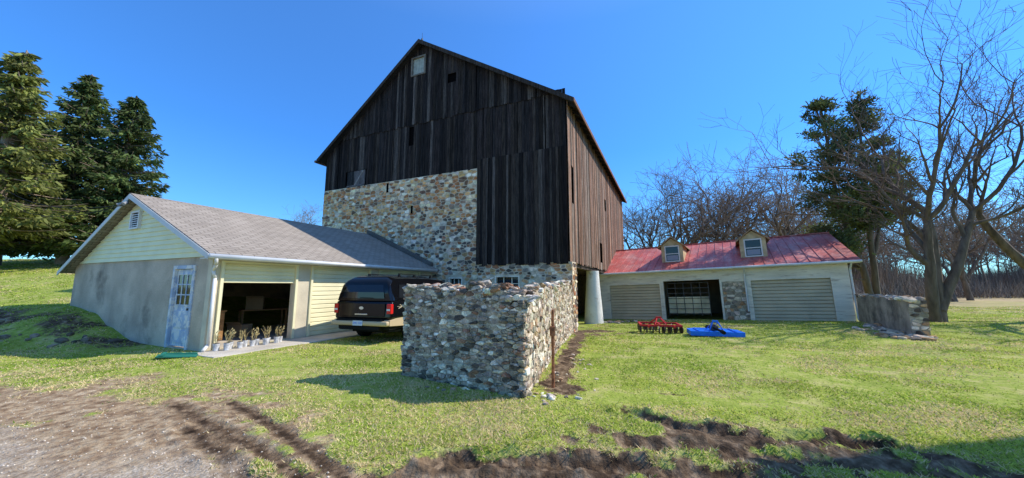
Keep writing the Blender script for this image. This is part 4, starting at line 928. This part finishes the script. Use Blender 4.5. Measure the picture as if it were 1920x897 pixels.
env(74,-1.7,.2,4.0,14.0,2.0); env(64,.4,-.2,5.4,14.4,1.7); env(30,2.1,.3,6.0,10.8,1.5); env(10,-2.0,0,2.6,4.6,2.0)
mk_tree('evergreen_tree','dark ragged evergreen tree with two bare lower trunks',(22.2,22.0,-.3),evergreen(5,[([(0,0,0),(-.5,0,3),(-1.4,.1,7),(-1.7,.2,13.8)],.22),([(.25,.1,0),(.2,0,4),(.3,-.1,9),(.4,-.2,14.2)],.20),([(.2,0,3.5),(1.2,.1,6),(2.0,.2,9.8)],.12)],cl,(.135,.16,.052)))
cl=[]; env(26,0,0,.6,3.4,1.5)
mk_tree('evergreen_shrub','low dark green evergreen shrub behind the red roof',(19.8,25.0,0),evergreen(6,[([(0,0,0),(0,0,1.5),(.1,0,3)],.09)],cl,(.14,.18,.05)),cat='shrub')
# ------------------------------------------------------------------ unseen building added to cast the corner shadow
sh=top('farmhouse','tall plain stone farmhouse standing beside the yard','house',(13.4,0,0))
mb=MB(); mb.box(0,9,-4,5.5,-.1,10.4); mb.obj('wall',sh,[m_stucco]); mb=MB(); mb.prism([(-4.2,10.35),(.6,12.5),(5.6,10.45),(5.6,10.35)],-.15,9.15,axis='x'); mb.obj('roof',sh,[m_barnroof])
for k in range(3):
    for zz in(1.2,4.4,7.6):
        mb=MB(); y=-3.0+k*3.0; mb.box(-.05,-.002,y,y+1.0,zz,zz+1.6); mb.obj('window',sh,[m_glass])
# ------------------------------------------------------------------ GRASS
def inrect(x,y,o,th,a0,a1,b0,b1):
    a,b_=w2l(x,y,o,th); return (a>a0)&(a<a1)&(b_>b0)&(b_<b1)
n=540000
yy=2.7+ (rs.rand(n)**2.1)*30; xx=(rs.rand(n)*2-1)*(yy*1.45+.8)
z_,m_=gfull(xx,yy); cl=fbm(xx,yy,1.3,70); dr=fbm(xx,yy,.45,71); tf=fbm(xx,yy,6,72)
keep=((rs.rand(n)>m_*1.3+ (tf-.5)*.8*(m_>.2))|((m_<.8)&(tf>.64)&(rs.rand(n)<.4)))&(rs.rand(n)<ss((cl-.28)/.3)*.9+.10)
keep&=rs.rand(n)>bankmask(xx,yy)*.7
keep&=~inrect(xx,yy,GO,TH,-GW,1.2,-.1,9.1)&~inrect(xx,yy,BO,TH,-14.8,.2,-.05,22)&~inrect(xx,yy,RO,RT,-.6,RW,-.1,10)
xx,yy,z_,cl,dr,m_=[q[keep] for q in(xx,yy,z_,cl,dr,m_)];n=len(xx)
hgt=rs.uniform(.009,.027,n)*(.6+.9*cl)*(1+yy*.03); wid=(.003+.0011*yy)*rs.uniform(.7,1.4,n)
az=rs.rand(n)*6.283; ln=rs.uniform(.6,2.2,n)*hgt; az2=rs.rand(n)*6.283
cx,cy=np.cos(az)*wid,np.sin(az)*wid; tx,ty=np.cos(az2)*ln,np.sin(az2)*ln
V=np.stack([np.stack([xx-cx,yy-cy,z_-.004],-1),np.stack([xx+cx,yy+cy,z_-.004],-1),np.stack([xx+tx,yy+ty,z_+hgt],-1)],1).reshape(-1,3)
A=np.array([.33,.44,.055]);B=np.array([.56,.60,.11]);S_=np.array([.78,.61,.33]);Dk=np.array([.14,.22,.03])
t=np.clip((dr-.3)/.4,0,1)[:,None]; col=A*(1-t)+B*t; r_=rs.rand(n)[:,None]; pat=fbm(xx,yy,.9,77)
pst=(.12+.5*np.clip(m_*2,0,1)+.6*ss((9.5-yy)/3)*ss((2-xx)/4)*ss((dr-.3)/.3)+.6*ss((pat-.5)/.16))[:,None]
col=np.where(r_<pst,S_,col); col=np.where(r_>.9,Dk,col); col=col*rs.uniform(.7,1.3,(n,1))
me=npmesh('grass',V,np.arange(n*3).reshape(n,3),np.repeat(col,3,axis=0),[m_grass]);o=bpy.data.objects.new('grass',me);COL.objects.link(o);tag(o,'short patchy green lawn grass','grass',kind='stuff')
n=8000; px_=rs.uniform(-9,.5,n);py_=rs.uniform(2.7,7.0,n)
k=rs.rand(n)<np.clip(ss((np.interp(px_,[-14,-6,-3,-1,1],[7.6,5.6,4.5,3.5,3.0])-py_)/1.0)*fbm(px_,py_,1.2,50)*1.6,0,1); px_,py_=px_[k],py_[k];n=len(px_); pz,_=gfull(px_,py_)
s_=rs.uniform(.004,.015,n); oc=np.array([[1,0,0],[0,1,0],[-1,0,0],[0,-1,0],[0,0,.7],[0,0,-.7]],float); fc=np.array([[0,1,4],[1,2,4],[2,3,4],[3,0,4],[1,0,5],[2,1,5],[3,2,5],[0,3,5]])
V=(oc[None]*s_[:,None,None]*rs.uniform(.6,1.3,(n,6,1)))+np.stack([px_,py_,pz],-1)[:,None]; F=(fc[None]+np.arange(n)[:,None,None]*6).reshape(-1,3)
me=npmesh('gravel',V.reshape(-1,3),F,np.repeat(np.array([[.58,.49,.38]])*rs.uniform(.4,1.4,(n,1)),6,axis=0),[m_rub]);o=bpy.data.objects.new('gravel',me);COL.objects.link(o);tag(o,'small tan grey gravel scattered in the mud','gravel',kind='stuff')
# ------------------------------------------------------------------ LIGHT
SD=Vector((.985,.175,0)).normalized(); EL=math.radians(43)
sv=Vector((SD.x*math.cos(EL),SD.y*math.cos(EL),math.sin(EL)))
sl=bpy.data.lights.new('sun','SUN');sl.energy=5.0;sl.angle=math.radians(.53);sl.color=(1,.955,.87);so=bpy.data.objects.new('sun',sl);COL.objects.link(so);so.rotation_euler=sv.to_track_quat('Z','Y').to_euler();so.location=(30,10,30)
w=bpy.data.worlds.new('World');scene.world=w;w.use_nodes=True;nt=w.node_tree;bgn=nt.nodes['Background'];sk=nt.nodes.new('ShaderNodeTexSky');sk.sky_type='NISHITA';sk.sun_disc=False;sk.sun_elevation=EL;sk.sun_rotation=math.atan2(SD.x,SD.y);sk.ozone_density=1.0;sk.air_density=1.0;sk.dust_density=.0
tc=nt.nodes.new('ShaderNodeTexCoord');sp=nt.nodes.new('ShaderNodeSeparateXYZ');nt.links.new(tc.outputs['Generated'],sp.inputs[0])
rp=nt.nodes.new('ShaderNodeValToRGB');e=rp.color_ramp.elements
e[0].position=0;e[0].color=(.15,.30,.44,1);e[1].position=1;e[1].color=(.68,.71,.75,1)  # brighter, more neutral zenith, out of view, added to lift the shade
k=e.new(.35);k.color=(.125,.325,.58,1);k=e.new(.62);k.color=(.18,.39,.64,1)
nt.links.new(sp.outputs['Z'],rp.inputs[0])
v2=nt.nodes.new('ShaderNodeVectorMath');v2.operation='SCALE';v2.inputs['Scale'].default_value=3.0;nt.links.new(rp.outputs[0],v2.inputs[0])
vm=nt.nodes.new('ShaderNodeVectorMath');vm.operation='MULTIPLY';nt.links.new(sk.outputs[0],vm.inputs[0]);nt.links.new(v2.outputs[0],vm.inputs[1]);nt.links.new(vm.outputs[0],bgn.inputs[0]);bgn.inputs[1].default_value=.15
# ------------------------------------------------------------------ CAMERA
cd=bpy.data.cameras.new('camera');cd.sensor_width=36;cd.lens=36*665/1920;cd.clip_end=2000;cd.clip_start=.05
co=bpy.data.objects.new('camera',cd);COL.objects.link(co);co.location=(0,0,1.6);co.rotation_euler=(math.radians(90+7.54),0,0);scene.camera=co
